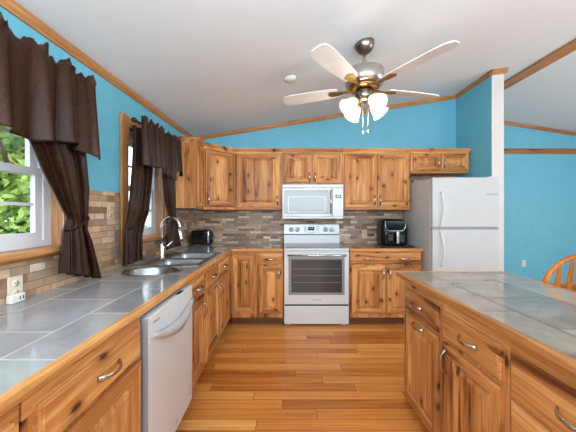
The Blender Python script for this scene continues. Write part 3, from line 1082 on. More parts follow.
# diagonal corner cabinet
A = Vector((UX, 3.206)); Bp = Vector((-.653, UY))
r = thing('wall_cabinet', 'diagonal hickory wall cabinet across the room corner', 'cabinet', (A.x, A.y, 1.39))
h = .76
poly = [(XL + .002, 3.206), (A.x, A.y), (Bp.x, Bp.y), (Bp.x, YB - .002), (XL + .002, YB - .002)]
poly = [(x - A.x, y - A.y) for x, y in poly]
MB(WOOD_V).prism(poly, 'Z', 0, h).build('carcass', r)
dv = Bp - A
ang = math.atan2(dv.y, dv.x)
Ld = dv.length
Md = Matrix.Rotation(ang, 4, 'Z')
mb = MB(WOOD_V)
mb.box((.004, -.004, -.012), (Ld - .004, .012, h))
mb.xform(Md).build('face_frame', r)
mb = MB(WOOD_X)
mb.sweep_profile(UP_CROWN, (0, 0, h - .04), (Ld, 0, h - .04), (0, -1, 0))
mb.xform(Md).build('crown_molding', r)
mb = MB([WOOD_V, WOOD_X])
door_panel(mb, .025, Ld - .025, .022, .71)
d = mb.build('door', r)
d.location = Md @ Vector((0, -.004, 0))
d.rotation_euler = (0, 0, ang)
pull(d, .052, .11, 'v')

# ------------------------------------------------------------------ range
RX0, RX1 = -.014, .754
RW = RX1 - RX0
rg = thing('range', 'white freestanding electric range with black glass top', 'stove', (RX0, 3.165, 0))
D = .640
mb = MB(ENAMEL)
mb.box((.002, .03, .03), (RW - .002, D, .895))
mb.box((.03, .05, 0), (.07, .09, .03)).box((RW - .07, .05, 0), (RW - .03, .09, .03)).box((.03, D - .1, 0), (.07, D - .06, .03)).box((RW - .07, D - .1, 0), (RW - .03, D - .06, .03))
mb.build('body', rg)
mb = MB(ENAMEL)
mb.box((.002, -.004, .895), (RW - .002, D, .918), bevel=.006)
mb.build('cooktop_rim', rg)
mb = MB(COOKTOP)
mb.box((.025, .05, .9181), (RW - .025, D - .09, .9215))
ck = mb.build('glass_cooktop', rg)
for bx_, by_, br_ in ((.2, .19, .1), (.2, .42, .075), (.56, .19, .085), (.56, .42, .1)):
    mb = MB(GREY)
    mb.lathe([(br_ - .002, .9217), (br_, .9218)], (bx_, by_, 0), n=36)
    mb.build('burner_ring', ck)
mb = MB(ENAMEL)
mb.prism([(D - .085, .918), (D, .918), (D, 1.175), (D - .03, 1.185), (D - .05, 1.175), (D - .06, 1.045), (D - .075, 1.035)], 'X', .002, RW - .002)
bg = mb.build('backguard', rg)
mb = MB(LGREY)
mb.prism([(D - .0665, 1.045), (D - .0515, 1.045), (D - .045, 1.172), (D - .0568, 1.172)], 'X', .006, RW - .006)
pn = mb.build('control_panel', bg)
mb = MB(DARKV)
mb.box((.004, D - .082, 1.032), (RW - .004, D - .06, 1.042))
mb.build('vent_gap', bg)
for kx in (.10, .185, .575, .66):
    mb = MB([ENAMEL, GREY])
    mb.lathe([(.030, D - .0655), (.030, D - .0675), (.024, D - .0685), (.021, D - .090), (.0, D - .091)], (kx, 0, 1.105), n=20, axis='Y', mi=0)
    mb.lathe([(.033, D - .0635), (.033, D - .0655), (.03, D - .0656)], (kx, 0, 1.105), n=20, axis='Y', mi=1)
    mb.box((kx - .002, D - .0925, 1.105), (kx + .002, D - .090, 1.125), 1)
    mb.build('knob', pn)
mb = MB(BLACKM)
mb.box((.335, D - .071, 1.095), (.42, D - .06, 1.145))
dp = mb.build('display', pn)
text_mesh('12:00', 'clock_digits', .024, Matrix.Translation((.378, D - .0716, 1.122)) @ FRONT_TEXT, DIGITS, dp)
for kx in (.285, .302, .455, .472):
    for kz in (1.09, 1.107, 1.124, 1.141):
        mb = MB(GREY)
        mb.box((kx - .006, D - .0685, kz - .004), (kx + .006, D - .06, kz + .004))
        mb.build('button', pn)
text_mesh('Whirlpool', 'logo', .020, Matrix.Translation((.378, D - .0672, 1.062)) @ FRONT_TEXT, TEXTM, pn)
# oven door
mb = MB(ENAMEL)
mb.box((.004, 0, .262), (RW - .004, .03, .872), bevel=.006)
dr = mb.build('oven_door', rg)
mb = MB(OVENFRAME)
mb.box((.055, -.004, .375), (RW - .055, .004, .815), bevel=.002)
mb.build('window_surround', dr)
mb = MB(OVENGLASS)
mb.box((.088, -.007, .405), (RW - .088, .0, .790))
wnd = mb.build('oven_window', dr)
for zz in (.52, .60, .68):
    mb = MB(GREY)
    mb.box((.11, -.0076, zz), (RW - .11, -.006, zz + .003))
    mb.build('oven_rack', wnd)
mb = MB(STEEL)
mb.tube([(.045, -.04, .842), (RW - .045, -.04, .842)], .013, n=14)
mb.tube([(.065, -.04, .842), (.065, .002, .842)], .009)
mb.tube([(RW - .065, -.04, .842), (RW - .065, .002, .842)], .009)
mb.build('handle', dr)
text_mesh('Whirlpool', 'logo', .026, Matrix.Translation((RW / 2, -.0005, .318)) @ FRONT_TEXT, TEXTM, dr)
mb = MB(DARKV)
mb.box((.01, .012, .242), (RW - .01, .03, .262))
mb.build('door_gap', rg)
mb = MB(ENAMEL)
mb.box((.004, 0, .032), (RW - .004, .03, .243), bevel=.006)
mb.build('storage_drawer', rg)

# ------------------------------------------------------------------ microwave
MX0, MW_, MZ0, MZ1, MY = -.034, .770, 1.262, 1.697, 3.415
MH = MZ1 - MZ0
mw = thing('microwave', 'white over-the-range microwave above the range', 'microwave', (MX0, MY, MZ0))
mb = MB([ENAMEL, DARKV])
mb.box((.002, .02, 0), (MW_ - .002, YB - SP - .002 - MY, MH - .002))
mb.box((.05, .06, -.004), (MW_ - .05, .3, .0), 1)
mb.build('body', mw)
mb = MB(ENAMEL)
mb.box((.0, -.01, .03), (.632, .02, MH - .045), bevel=.006)
dd = mb.build('door', mw)
mb = MB(MWGLASS)
mb.box((.018, -.013, .062), (.585, -.006, MH - .075), bevel=.002)
gl = mb.build('door_glass', dd)
mb = MB(PLATE)
for a, q in (((.075, -.0145, .082), (.083, -.012, .282)), ((.535, -.0145, .082), (.543, -.012, .282)), ((.083, -.0145, .274), (.535, -.0145 + .0025, .282)), ((.083, -.0145, .082), (.535, -.012, .09))):
    mb.box(a, q)
mb.build('window_border', gl)
mb = MB(STEEL)
mb.tube([(.607, -.05, .065), (.607, -.05, .36)], [(.010, .010)] * 2, n=12)
mb.tube([(.607, -.05, .085), (.607, -.008, .085)], .008)
mb.tube([(.607, -.05, .34), (.607, -.008, .34)], .008)
mb.build('handle', dd)
mb = MB(ENAMEL)
mb.box((.636, -.01, .03), (MW_, .02, MH - .045), bevel=.005)
cp = mb.build('control_panel', mw)
mb = MB(DISPLAY)
mb.box((.668, -.0125, .262), (.742, -.008, .305))
dsp = mb.build('display', cp)
text_mesh('12:00', 'clock_digits', .02, Matrix.Translation((.705, -.0128, .284)) @ FRONT_TEXT, DIGITS, dsp)
for kz in (.07, .092, .114, .136):
    for kx in (.68, .705, .73):
        mb = MB(LGREY)
        mb.box((kx - .009, -.0115, kz - .007), (kx + .009, -.008, kz + .007))
        mb.build('button', cp)
mb = MB(ENAMEL)
mb.box((.0, -.008, MH - .042), (MW_, .02, MH - .002), bevel=.004)
mb.build('top_vent', mw)
mb = MB(ENAMEL)
mb.box((.0, -.008, .0), (MW_, .02, .028), bevel=.004)
mb.build('bottom_strip', mw)

# ------------------------------------------------------------------ refrigerator
FX0, FX1, FY, FH = 1.652, 2.396, 3.02, 1.735
FWD = FX1 - FX0
fg = thing('refrigerator', 'white top-freezer refrigerator beside the partition wall', 'refrigerator', (FX0, FY, 0))
mb = MB(ENAMEL_TEX)
mb.box((.002, .062, .03), (FWD - .002, .73, FH - .012), bevel=.004)
mb.build('body', fg)
mb = MB(BLACK)
mb.box((.02, .09, 0), (FWD - .02, .7, .03))
mb.build('base', fg)
mb = MB(ENAMEL_TEX)
mb.box((.0, 0, 1.172), (FWD, .055, FH), bevel=.012)
fd = mb.build('freezer_door', fg)
mb = MB(ENAMEL_TEX)
mb.box((.0, 0, .075), (FWD, .055, 1.150), bevel=.012)
rd = mb.build('refrigerator_door', fg)
mb = MB(GREY)
mb.box((.01, .018, 1.148), (FWD - .01, .05, 1.174))
mb.box((.0, .005, 1.1525), (FWD, .02, 1.1695))
mb.build('door_gap', fg)
mb = MB(LGREY)
mb.box((.02, .06, .03), (FWD - .02, .07, .072))
mb.build('kick_grille', fg)
def fridge_handle(parent, z0, z1, up):
    n = 16
    pts, rs = [], []
    for i in range(n + 1):
        s = i / n
        z = z0 + (z1 - z0) * s
        q = s if up else 1 - s          # q: 0 at the split, 1 at the far end
        bow = math.sin(PI * min(1, q * 1.0)) ** .7
        pts.append((.078 + .024 * math.sin(PI * q * .9) , -.012 - .035 * bow, z))
        rs.append((.014 - .004 * q, .010))
    mb = MB(ENAMEL)
    mb.tube(pts, rs, n=10)
    mb.build('handle', parent)
fridge_handle(fd, 1.195, 1.57, True)
fridge_handle(rd, .74, 1.13, False)
text_mesh('Whirlpool', 'logo', .03, Matrix.Translation((.665, -.0005, 1.545)) @ FRONT_TEXT, TEXTM, fd)
mb = MB(ENAMEL)
mb.box((FWD - .1, .01, FH), (FWD - .02, .07, FH + .012), bevel=.004)
mb.build('hinge_cover', fg)

# ------------------------------------------------------------------ dishwasher
DY0, DY1 = 1.208, 1.778
DWd = DY1 - DY0
dw = thing('dishwasher', 'white front-panel dishwasher under the left counter', 'dishwasher', (-.61, DY0, 0), PI / 2)
mb = MB(GREY)
mb.box((.004, .032, .1), (DWd - .004, .60, .868))
mb.build('body', dw)
mb = MB(BLACK)
mb.box((.01, .07, 0), (DWd - .01, .5, .099))
mb.build('toe_kick', dw)
mb = MB([ENAMEL, GREY])
mb.box((.0, 0, .115), (DWd, .031, .862), bevel=.004)
for f in mb.bm.faces:
    if f.normal.x < -.9 or (f.calc_center_median().x < .002):
        f.material_index = 1
dor = mb.build('door', dw)
# bowed bar handle
pts = []
n = 18
rings = []
for i in range(n + 1):
    s = i / n
    x = .02 + (DWd - .04) * s
    sag = math.sin(PI * s)
    zc_ = .775 - .055 * sag
    hh = .010 + .017 * sag ** .7
    dpt = .006 + .030 * sag ** .8
    rings.append([(x, -dpt - .004, zc_ - hh), (x, -dpt - .011, zc_), (x, -dpt - .004, zc_ + hh), (x, .001, zc_ + hh * .8), (x, .001, zc_ - hh * .8)])
mb = MB(LGREY)
mb.rings(rings)
mb.build('handle', dor)
text_mesh('Whirlpool', 'logo', .016, Matrix.Translation((.075, -.0005, .826)) @ FRONT_TEXT, TEXTM, dor)
mb = MB(DARKV)
mb.box((.36, .004, .8605), (.43, .028, .8635))
mb.build('latch', dor)
mb = MB(GREY)
for k in range(4):
    mb.box((DWd - .05, -.0012, .69 + k * .014), (DWd - .02, .001, .697 + k * .014))
mb.build('control_marks', dor)
mb = MB(GREY)
mb.box((DWd - .055, -.0012, .168), (DWd - .03, .001, .19)).box((.3, -.0012, .15), (.325, .001, .175))
mb.build('energy_badge', dor)

# ------------------------------------------------------------------ sinks and faucet
sk = thing('bar_sink', 'small oval stainless sink bowl set in the counter between the dishwasher and the double sink', 'sink', (-.955, 1.955, .914))
mb = MB(SINK)
mb.lathe([(.208, .0005), (.206, .004), (.198, .006), (.186, .004), (.178, -.004), (.174, -.09), (.162, -.155), (.12, -.17), (.03, -.172)], n=44, sy=.80)
mb.build('bowl', sk)
mb = MB(DARKV)
mb.lathe([(.03, -.1715), (.024, -.174), (.0, -.1745)], n=20)
mb.build('drain', sk)

sk = thing('kitchen_sink', 'double-bowl stainless kitchen sink under the back window', 'sink', (-.935, 2.508, .914))
mb = MB(SINK)
xs = [-.255, -.160, .222, .252]
ys = [-.368, -.338, -.050, -.018, .338, .368]
zt = .006
bowls = {(1, 1), (1, 3)}
for i in range(3):
    for j in range(5):
        if (i, j) in bowls:
            continue
        mb.quad([(xs[i], ys[j], zt), (xs[i + 1], ys[j], zt), (xs[i + 1], ys[j + 1], zt), (xs[i], ys[j + 1], zt)])
P4 = [(xs[0], ys[0]), (xs[3], ys[0]), (xs[3], ys[5]), (xs[0], ys[5])]
for k in range(4):
    p, q = P4[k], P4[(k + 1) % 4]
    mb.quad([(p[0], p[1], zt), (q[0], q[1], zt), (q[0], q[1], .0005), (p[0], p[1], .0005)])
bmesh.ops.remove_doubles(mb.bm, verts=mb.bm.verts, dist=1e-5)
mb.build('rim', sk)
def rrect(x0, x1, y0, y1, r, z, n=5):
    pts = []
    for cx, cy, a0 in ((x1 - r, y0 + r, -PI / 2), (x1 - r, y1 - r, 0), (x0 + r, y1 - r, PI / 2), (x0 + r, y0 + r, PI)):
        for k in range(n + 1):
            a = a0 + PI / 2 * k / n
            pts.append((cx + r * math.cos(a), cy + r * math.sin(a), z))
    return pts
for (y0, y1) in ((ys[1], ys[2]), (ys[3], ys[4])):
    mb = MB(SINK)
    rows = []
    for ins, r_, z in ((0, .003, zt), (.003, .03, zt - .006), (.008, .05, -.03), (.016, .055, -.15), (.03, .055, -.172), (.06, .05, -.18)):
        rows.append(rrect(xs[1] + ins, xs[2] - ins, y0 + ins, y1 - ins, r_, z))
    mb.rings(rows, cap0=False, cap1=True)
    bo = mb.build('bowl', sk)
    mb = MB(DARKV)
    mb.lathe([(.042, -.1795), (.034, -.1775), (.0, -.1785)], ((xs[1] + xs[2]) / 2, (y0 + y1) / 2, 0), n=20)
    mb.build('drain', bo)

fc = thing('faucet', 'chrome gooseneck pull-down faucet behind the kitchen sink', 'faucet', (-1.135, 2.49, .9205))
mb = MB(CHROME)
mb.lathe([(.0, 0), (.030, 0), (.030, .006), (.024, .012), (.021, .02), (.021, .11), (.017, .125), (.0, .126)], n=20)
mb.build('base', fc)
mb = MB(CHROME)
pts = [(0, 0, .115), (0, 0, .20), (0, 0, .285)]
R = .085
for k in range(1, 13):
    a = PI - (PI * 1.06) * k / 12
    pts.append((R + R * math.cos(a), -.01 * k / 12, .285 + R * math.sin(a)))
mb.tube(pts, .0125, n=14)
mb.build('spout', fc)
e = Vector(pts[-1])
mb = MB(CHROME)
mb.tube([e, e + Vector((.004, 0, -.03)), e + Vector((.012, -.002, -.08)), e + Vector((.018, -.003, -.115))], [.0145, .016, .018, .0215], n=16)
mb.build('spray_head', fc)
mb = MB(CHROME)
mb.tube([(0, .018, .075), (.0, .045, .08)], .013, n=12)
mb.tube([(.0, .042, .08), (.03, .055, .105), (.07, .06, .15)], [.008, .007, .006], n=10)
mb.build('lever', fc)

# ------------------------------------------------------------------ toaster
ts = thing('toaster', 'black toaster with a chrome end strip, in the counter corner', 'toaster', (-1.10, 3.62, .9145), .08)
mb = MB(BLACKM)
mb.box((-.135, -.085, .012), (.105, .085, .19), bevel=.02)
tb = mb.build('body', ts)
mb = MB(DARKV)
mb.box((-.11, -.045, .1895), (.08, -.015, .192)).box((-.11, .015, .1895), (.08, .045, .192))
mb.build('slot', tb)
mb = MB(CHROME)
mb.box((.072, -.088, .02), (.094, .088, .182), bevel=.006)
mb.build('chrome_band', ts)
mb = MB(BLACK)
mb.box((.104, -.07, .015), (.125, .07, .18), bevel=.01)
mb.build('end_panel', ts)
mb = MB(BLACK)
mb.box((.124, -.02, .11), (.15, .02, .125), bevel=.004)
mb.build('lever', ts)
mb = MB(BLACK)
mb.lathe([(.013, .125), (.013, .14), (0, .141)], (0, -.045, .05), n=14, axis='X')
mb.build('dial', ts)
mb = MB(BLACK)
for sx in (-.11, .085):
    for sy in (-.06, .06):
        mb.lathe([(0, 0), (.012, 0), (.012, .014), (0, .014)], (sx, sy, 0), n=10)
mb.build('feet', ts)

# ------------------------------------------------------------------ air fryer
af = thing('air_fryer', 'black air fryer with silver band and basket handle beside the refrigerator', 'air fryer', (1.405, 3.56, .9145), -.08)
mb = MB(BLACK)
mb.rings([rrect(-.165 - q, .165 + q, -.15 - q, .15 + q, .055, z, 6) for z, q in ((0, -.03), (.012, -.008), (.05, .0), (.2, .0), (.29, -.006), (.325, -.018), (.34, -.05), (.343, -.1))])
bd = mb.build('body', af)
# V-shaped silver band on the front framing the control panel
mb = MB(BLACKM)
mb.prism([(-.118, .318), (.118, .318), (.112, .245), (.085, .205), (-.085, .205), (-.112, .245)], 'Y', -.157, -.14)
mb.build('control_panel', bd)
mb = MB(CHROME)
path = [(-.128, .322), (-.122, .245), (-.098, .203), (-.07, .196), (.07, .196), (.098, .203), (.122, .245), (.128, .322)]
mb.tube([(x, -.158, z) for x, z in path], [(.007, .005)] * len(path), n=8)
mb.build('trim_band', bd)
mb = MB(BLACKM)
mb.box((-.12, -.160, .025), (.12, -.14, .186), bevel=.012)
bk = mb.build('basket', af)
mb = MB([STEEL, BLACK])
mb.box((.0, -.205, .04), (.034, -.19, .192), bevel=.006)
mb.box((.004, -.192, .15), (.03, -.155, .18), 1, bevel=.004)
mb.build('handle', bk)
TINT = plain('tinted_basket_window', (70, 66, 62), .12)
for wx0, wx1, wz0 in ((.05, .1, .06), (-.09, -.03, .07)):
    mb = MB(TINT)
    mb.box((wx0, -.1625, wz0), (wx1, -.158, .15))
    mb.build('viewing_window', bk)
mb = MB(BLACK)
mb.tube([(1.602, 3.70, .920), (1.604, 3.52, .920), (1.60, 3.40, .920), (1.585, 3.31, .920), (1.53, 3.27, .920), (1.44, 3.262, .920)], .005, n=8)
tag(mb.build('power_cord'), 'black power cord lying on the counter beside the air fryer', 'cord')

# ------------------------------------------------------------------ outlets
def outlet(label, M, mat, plug=None):
    r = thing('wall_outlet', label, 'outlet')
    r.matrix_world = M
    mb = MB(mat)
    mb.box((-.036, -.006, -.058), (.036, 0, .058), bevel=.003)
    p = mb.build('cover_plate', r)
    for cz in (-.024, .024):
        mb = MB(mat)
        mb.lathe([(.0165, -.005), (.0165, -.0085), (.0, -.0088)], (0, 0, cz), n=16, axis='Y')
        so = mb.build('socket', p)
        mb = MB(DARKV)
        mb.box((-.008, -.0092, cz - .001), (-.005, -.0085, cz + .008)).box((.005, -.0092, cz - .001), (.008, -.0085, cz + .008)).box((-.002, -.0092, cz - .011), (.002, -.0085, cz - .007))
        mb.build('slots', so)
    return r
def LM(y, z, x=XL + SP + .0005):
    return Matrix.Translation((x, y, z)) @ Matrix.Rotation(PI / 2, 4, 'Z')
outlet('ivory duplex outlet on the stone backsplash below the large window', LM(1.285, .976), IVORY)
outlet('tan duplex outlet on the stone tiles between the two windows', LM(1.985, 1.345), TAN)
outlet('tan duplex outlet on the stone backsplash right of the range', Matrix.Translation((1.12, YB - SP - .0005, 1.04)), TAN)
outlet('white duplex outlet low on the blue dining wall', Matrix.Translation((4.24, YB2 - .0005, .44)), PLATE)
ua = thing('usb_adapter', 'white two-port charger block below the outlet at the large window', 'charger', (0, 0, 0))
ua.matrix_world = LM(1.268, .939, XL + SP + .0105)
mb = MB(PLATE)
mb.box((-.034, -.028, -.024), (.034, 0, .018), bevel=.006)
mb.build('body', ua)
mb = MB(DARKV)
mb.box((.004, -.0285, -.012), (.009, -.0275, .004)).box((.019, -.0285, -.012), (.024, -.0275, .004))
mb.build('ports', ua)

# ------------------------------------------------------------------ curtains
RODX, RODZ = -1.165, 2.055
def curtain_rod(label, y0, y1):
    r = thing('curtain_rod', label, 'curtain rod', (RODX, y0, RODZ))
    L_ = y1 - y0
    MB(RODM).tube([(0, .0, 0), (0, L_, 0)], .009, n=10).build('rod', r)
    for e_, s_ in ((0, -1), (L_, 1)):
        mb = MB(RODM)
        mb.lathe([(.0, 0), (.012, 0), (.010, s_ * .006), (.018, s_ * .014), (.021, s_ * .026), (.015, s_ * .038), (0, s_ * .042)], (0, e_, 0), n=14, axis='Y')
        mb.build('finial', r)
    for e_ in (.16, L_ - .12):
        mb = MB(RODM)
        mb.tube([(0, e_, -.010), (XL + .024 - RODX, e_, -.010)], .006, n=8)
        mb.box((XL + .0235 - RODX - .022, e_ - .012, -.035), (XL + .024 - RODX + .004, e_ + .012, .015))
        mb.build('bracket', r)
    return r

def rows_eval(rows, t):
    """rows: list of (t, z, ya, yb, amp, x) -> interpolated (smooth)."""
    for a, b_ in zip(rows, rows[1:]):
        if t <= b_[0] + 1e-9:
            s = (t - a[0]) / (b_[0] - a[0])
            s = s * s * (3 - 2 * s) if True else s
            return [p + (q - p) * s for p, q in zip(a[1:], b_[1:])]
    return rows[-1][1:]

def curtain(name, label, rows, folds, seed, nu=72, nv=44, cat='curtain', zskew=0.0, group=None):
    """Hanging cloth: rows give height, near and far edge, fold depth and distance from the wall."""
    rnd = random.Random(seed)
    ph = [rnd.uniform(0, 6.28) for _ in range(4)]
    r = thing(name, label, cat, (RODX, rows[0][2], RODZ), group=group)
    y_o = rows[0][2]
    grid = []
    for j in range(nv + 1):
        t = j / nv
        z, ya, yb, amp, x = rows_eval(rows, t)
        line = []
        for i in range(nu + 1):
            u = i / nu
            f = math.sin(2 * PI * folds * u + ph[0] + .9 * math.sin(2 * PI * u * 1.5 + ph[1]) + .5 * t)
            f += .45 * math.sin(2 * PI * folds * 2.1 * u + ph[2] + 1.2 * t)
            dx = amp * f * .7
            y = ya + (yb - ya) * u + amp * .5 * math.cos(2 * PI * folds * u + ph[0])
            zz = z + zskew * (u - .5) * t
            line.append((x + dx - RODX, y - y_o, zz - RODZ))
        grid.append(line)
    mb = MB(CURTAIN)
    mb.rings(grid, closed=False, cap0=False, cap1=False)
    cl = mb.build('cloth', r, solidify=.003)
    return r, cl

def valance(label, y0, y1, prof, folds, seed, xoff=.0, amp=.03):
    """Gathered valance: ruffle above the rod, cloth below with a shaped lower hem (prof: u -> hem height)."""
    rnd = random.Random(seed)
    ph = [rnd.uniform(0, 6.28) for _ in range(4)]
    r = thing('curtain_valance', label, 'valance', (RODX, y0, RODZ))
    nu, nv = 110, 34
    grid = []
    for j in range(nv + 1):
        t = j / nv
        line = []
        for i in range(nu + 1):
            u = i / nu
            w = 2 * PI * folds * u + ph[0] + 1.1 * math.sin(2 * PI * 1.7 * u + ph[1])
            f = math.sin(w) + .4 * math.sin(2.3 * w + ph[2])
            hem = prof(u)
            topz = .040 + .017 * math.sin(w * 1.0 + 1.0) + .013 * math.sin(2.6 * w + ph[3]) + .008 * math.sin(5.3 * w)
            if t < .18:                       # ruffle heading above the rod pocket
                s = t / .18
                z = topz * (1 - s) + .012 * s
                a = amp * (.75 - .35 * s)
                x = .020
            else:
                s = (t - .18) / .82
                z = .012 + (hem - RODZ - .012) * s
                a = amp * (.40 + .75 * s)
                x = .020 + .012 * s
            line.append((x + xoff + a * f * .7, (y1 - y0) * u + .3 * a * math.cos(w), z))
        grid.append(line)
    mb = MB(CURTAIN)
    mb.rings(grid, closed=False, cap0=False, cap1=False)
    mb.build('cloth', r, solidify=.003)
    return r

def tie(panel, y, z, ya, yb, x, x_r):
    mb = MB(CURTAIN)
    o = panel.location
    pts = [(x + .036 * math.cos(a), y + (yb - ya) * .47 * math.sin(a), z + .035 * math.sin(a)) for a in [2 * PI * k / 20 for k in range(20)]]
    pts.append(pts[0])
    pts = [(p[0] - o.x, p[1] - o.y, p[2] - o.z) for p in pts]
    mb.tube(pts, [(.004, .009)] * len(pts), n=8, caps=False)
    mb.build('tie_back', panel)

# large window
curtain_rod('dark curtain rod with round finials over the large window', .30, 1.585)
def hem1(u):
    pts = [(0, 1.66), (.2, 1.65), (.45, 1.68), (.6, 1.665), (.7, 1.655), (.82, 1.69), (.88, 1.70), (.90, 1.675), (.95, 1.665), (1.0, 1.64)]
    for a, q in zip(pts, pts[1:]):
        if u <= q[0]:
            return a[1] + (q[1] - a[1]) * (u - a[0]) / (q[0] - a[0])
    return pts[-1][1]
valance('dark brown gathered satin valance over the large window', .31, 1.575, hem1, 7, 3, xoff=.034, amp=.036)
p, cl = curtain('curtain', 'dark brown satin curtain panel tied back at the large window, beside the stone tiles',
        [(0, 2.03, 1.20, 1.57, .024, -1.198), (.30, 1.70, 1.245, 1.60, .030, -1.196), (.52, 1.50, 1.35, 1.63, .026, -1.196), (.72, 1.275, 1.49, 1.63, .014, -1.20), (.80, 1.20, 1.465, 1.66, .024, -1.198), (1.0, .965, 1.44, 1.735, .030, -1.195)], 4.5, 11, zskew=-.10)
tie(p, 1.56, 1.275, 1.475, 1.645, -1.20, 0)
p, cl = curtain('curtain', 'dark brown satin curtain panel tied back at the near side of the large window',
        [(0, 2.03, .33, .62, .024, -1.198), (.35, 1.66, .33, .60, .030, -1.196), (.60, 1.42, .32, .50, .026, -1.196), (.74, 1.275, .32, .43, .014, -1.20), (1.0, 1.00, .28, .46, .028, -1.198)], 4.5, 12, zskew=.08)
tie(p, .375, 1.275, .31, .44, -1.20, 0)
# sink window
curtain_rod('dark curtain rod with round finials over the sink window', 2.11, 2.925)
def hem2(u):
    pts = [(0, 1.71), (.25, 1.72), (.40, 1.74), (.55, 1.69), (.70, 1.655), (.76, 1.67), (.80, 1.77), (.9, 1.77), (.94, 1.72), (1, 1.73)]
    for a, q in zip(pts, pts[1:]):
        if u <= q[0]:
            return a[1] + (q[1] - a[1]) * (u - a[0]) / (q[0] - a[0])
    return pts[-1][1]
valance('dark brown gathered valance over the sink window', 2.10, 2.905, hem2, 8, 5, xoff=.030, amp=.030)
p, cl = curtain('curtain', 'long dark brown curtain panel at the near side of the sink window, reaching the counter',
        [(0, 2.03, 2.13, 2.42, .022, -1.198), (.3, 1.70, 2.11, 2.42, .026, -1.196), (.6, 1.35, 2.06, 2.36, .022, -1.196), (.72, 1.22, 2.01, 2.29, .016, -1.196), (.8, 1.15, 2.0, 2.25, .02, -1.196), (1.0, .945, 1.99, 2.25, .024, -1.196)], 4.5, 21)
tie(p, 2.15, 1.25, 2.04, 2.28, -1.20, 0)
p, cl = curtain('curtain', 'dark brown curtain panel tied back beside the wall cabinet, behind the faucet',
        [(0, 2.03, 2.63, 2.90, .018, -1.198), (.3, 1.70, 2.60, 2.91, .020, -1.196), (.55, 1.45, 2.68, 2.925, .02, -1.196), (.70, 1.26, 2.79, 2.935, .012, -1.19), (.78, 1.2, 2.74, 2.99, .02, -1.19), (1.0, .965, 2.68, 3.05, .022, -1.185)], 3.5, 22)
tie(p, 2.865, 1.265, 2.78, 2.95, -1.20, 0)

# ------------------------------------------------------------------ ceiling fan
FXc, FYc = .632, 2.155
FZ = zc(FXc, FYc)
fan = thing('ceiling_fan', 'ceiling fan with pewter motor, pale blades and four lit glass shades', 'ceiling fan', (FXc, FYc, FZ))
slope = (zc(FXc + .1, FYc) - zc(FXc - .1, FYc)) / .2
mb = MB(PEWTER)
mb.lathe([(.0, .0), (.076, .0), (.078, -.012), (.074, -.03), (.062, -.055), (.044, -.075), (.02, -.085), (0, -.086)], n=28)
mb.xform(Matrix.Rotation(-math.atan(slope), 4, 'Y')).build('canopy', fan)
mb = MB(MOTORM)
mb.tube([(0, 0, -.07), (0, 0, -.225)], .0125, n=14)
mb.build('downrod', fan)
mb = MB(MOTORM)
mb.lathe([(0, -.205), (.03, -.206), (.05, -.212), (.13, -.222), (.150, -.236), (.152, -.30), (.146, -.335), (.13, -.345), (.1, -.352), (0, -.353)], n=36)
mb.build('motor_housing', fan)
mb = MB(BRONZE)
mb.lathe([(0, -.353), (.115, -.354), (.12, -.362), (.112, -.372), (.075, -.38), (0, -.381)], n=32)
mb.build('flywheel', fan)
mb = MB(PEWTER)
mb.lathe([(0, -.38), (.062, -.381), (.07, -.392), (.07, -.44), (.055, -.462), (.03, -.472), (0, -.473)], n=28)
sw = mb.build('switch_housing', fan)
for k in range(5):
    a = math.radians(14 + 72 * k)
    M = Matrix.Rotation(a, 4, 'Z')
    mb = MB(BLADE)
    pts = []
    outline = [(.21, .045), (.24, .056), (.45, .066), (.60, .070), (.66, .062), (.69, .035), (.695, 0)]
    poly = [(x, y) for x, y in outline] + [(x, -y) for x, y in outline[-2::-1]]
    mb.prism(poly, 'Z', -.004, .004)
    mb.xform(Matrix.Rotation(math.radians(11), 4, 'X'))
    mb.xform(M @ Matrix.Translation((0, 0, -.362)))
    bl = mb.build('blade', fan)
    mb = MB(BRONZE)
    mb.prism([(.10, .02), (.16, .014), (.22, .03), (.27, .034), (.29, .0), (.27, -.034), (.22, -.03), (.16, -.014), (.10, -.02)], 'Z', -.012, -.005)
    mb.xform(Matrix.Rotation(math.radians(7), 4, 'X'))
    mb.xform(M @ Matrix.Translation((0, 0, -.362)))
    mb.build('blade_iron', bl)
for k in range(4):
    a = math.radians(-68 + 90 * k)
    tilt = math.radians(52)
    M = Matrix.Translation((.045 * math.cos(a), .045 * math.sin(a), -.445)) @ Matrix.Rotation(a, 4, 'Z') @ Matrix.Rotation(-tilt, 4, 'Y')
    mb = MB(BRONZE)
    mb.tube([(0, 0, .02), (0, 0, -.03)], .012, n=10)
    mb.lathe([(.012, -.02), (.026, -.03), (.028, -.055), (.0, -.056)], n=16)
    mb.xform(M)
    arm = mb.build('light_arm', fan)
    mb = MB(SHADE)
    mb.lathe([(.024, -.045), (.034, -.058), (.046, -.085), (.052, -.115), (.062, -.145), (.070, -.158), (.066, -.157), (.058, -.144), (.048, -.115), (.042, -.085), (.03, -.058)], n=24)
    mb.xform(M).build('glass_shade', arm)
    mb = MB(BULB)
    mb.lathe([(0, -.056), (.012, -.058), (.014, -.07), (.026, -.09), (.028, -.105), (.02, -.124), (0, -.13)], n=16)
    mb.xform(M).build('bulb', arm)
for sx, ln in ((-.02, .285), (.022, .275)):
    mb = MB(CHROME)
    mb.tube([(sx, -.03, -.46), (sx, -.03, -.46 - ln + .03)], .0022, n=6)
    mb.lathe([(0, 0), (.006, -.002), (.009, -.018), (.007, -.03), (0, -.032)], (sx, -.03, -.46 - ln + .032), n=10)
    mb.build('pull_chain', fan)
fl = light('fan_lamps', 'POINT', (FXc, FYc, FZ - .64), (0, 0, 0), 7, (1, .84, .62), radius=.08)
sd = MB(PLATE)
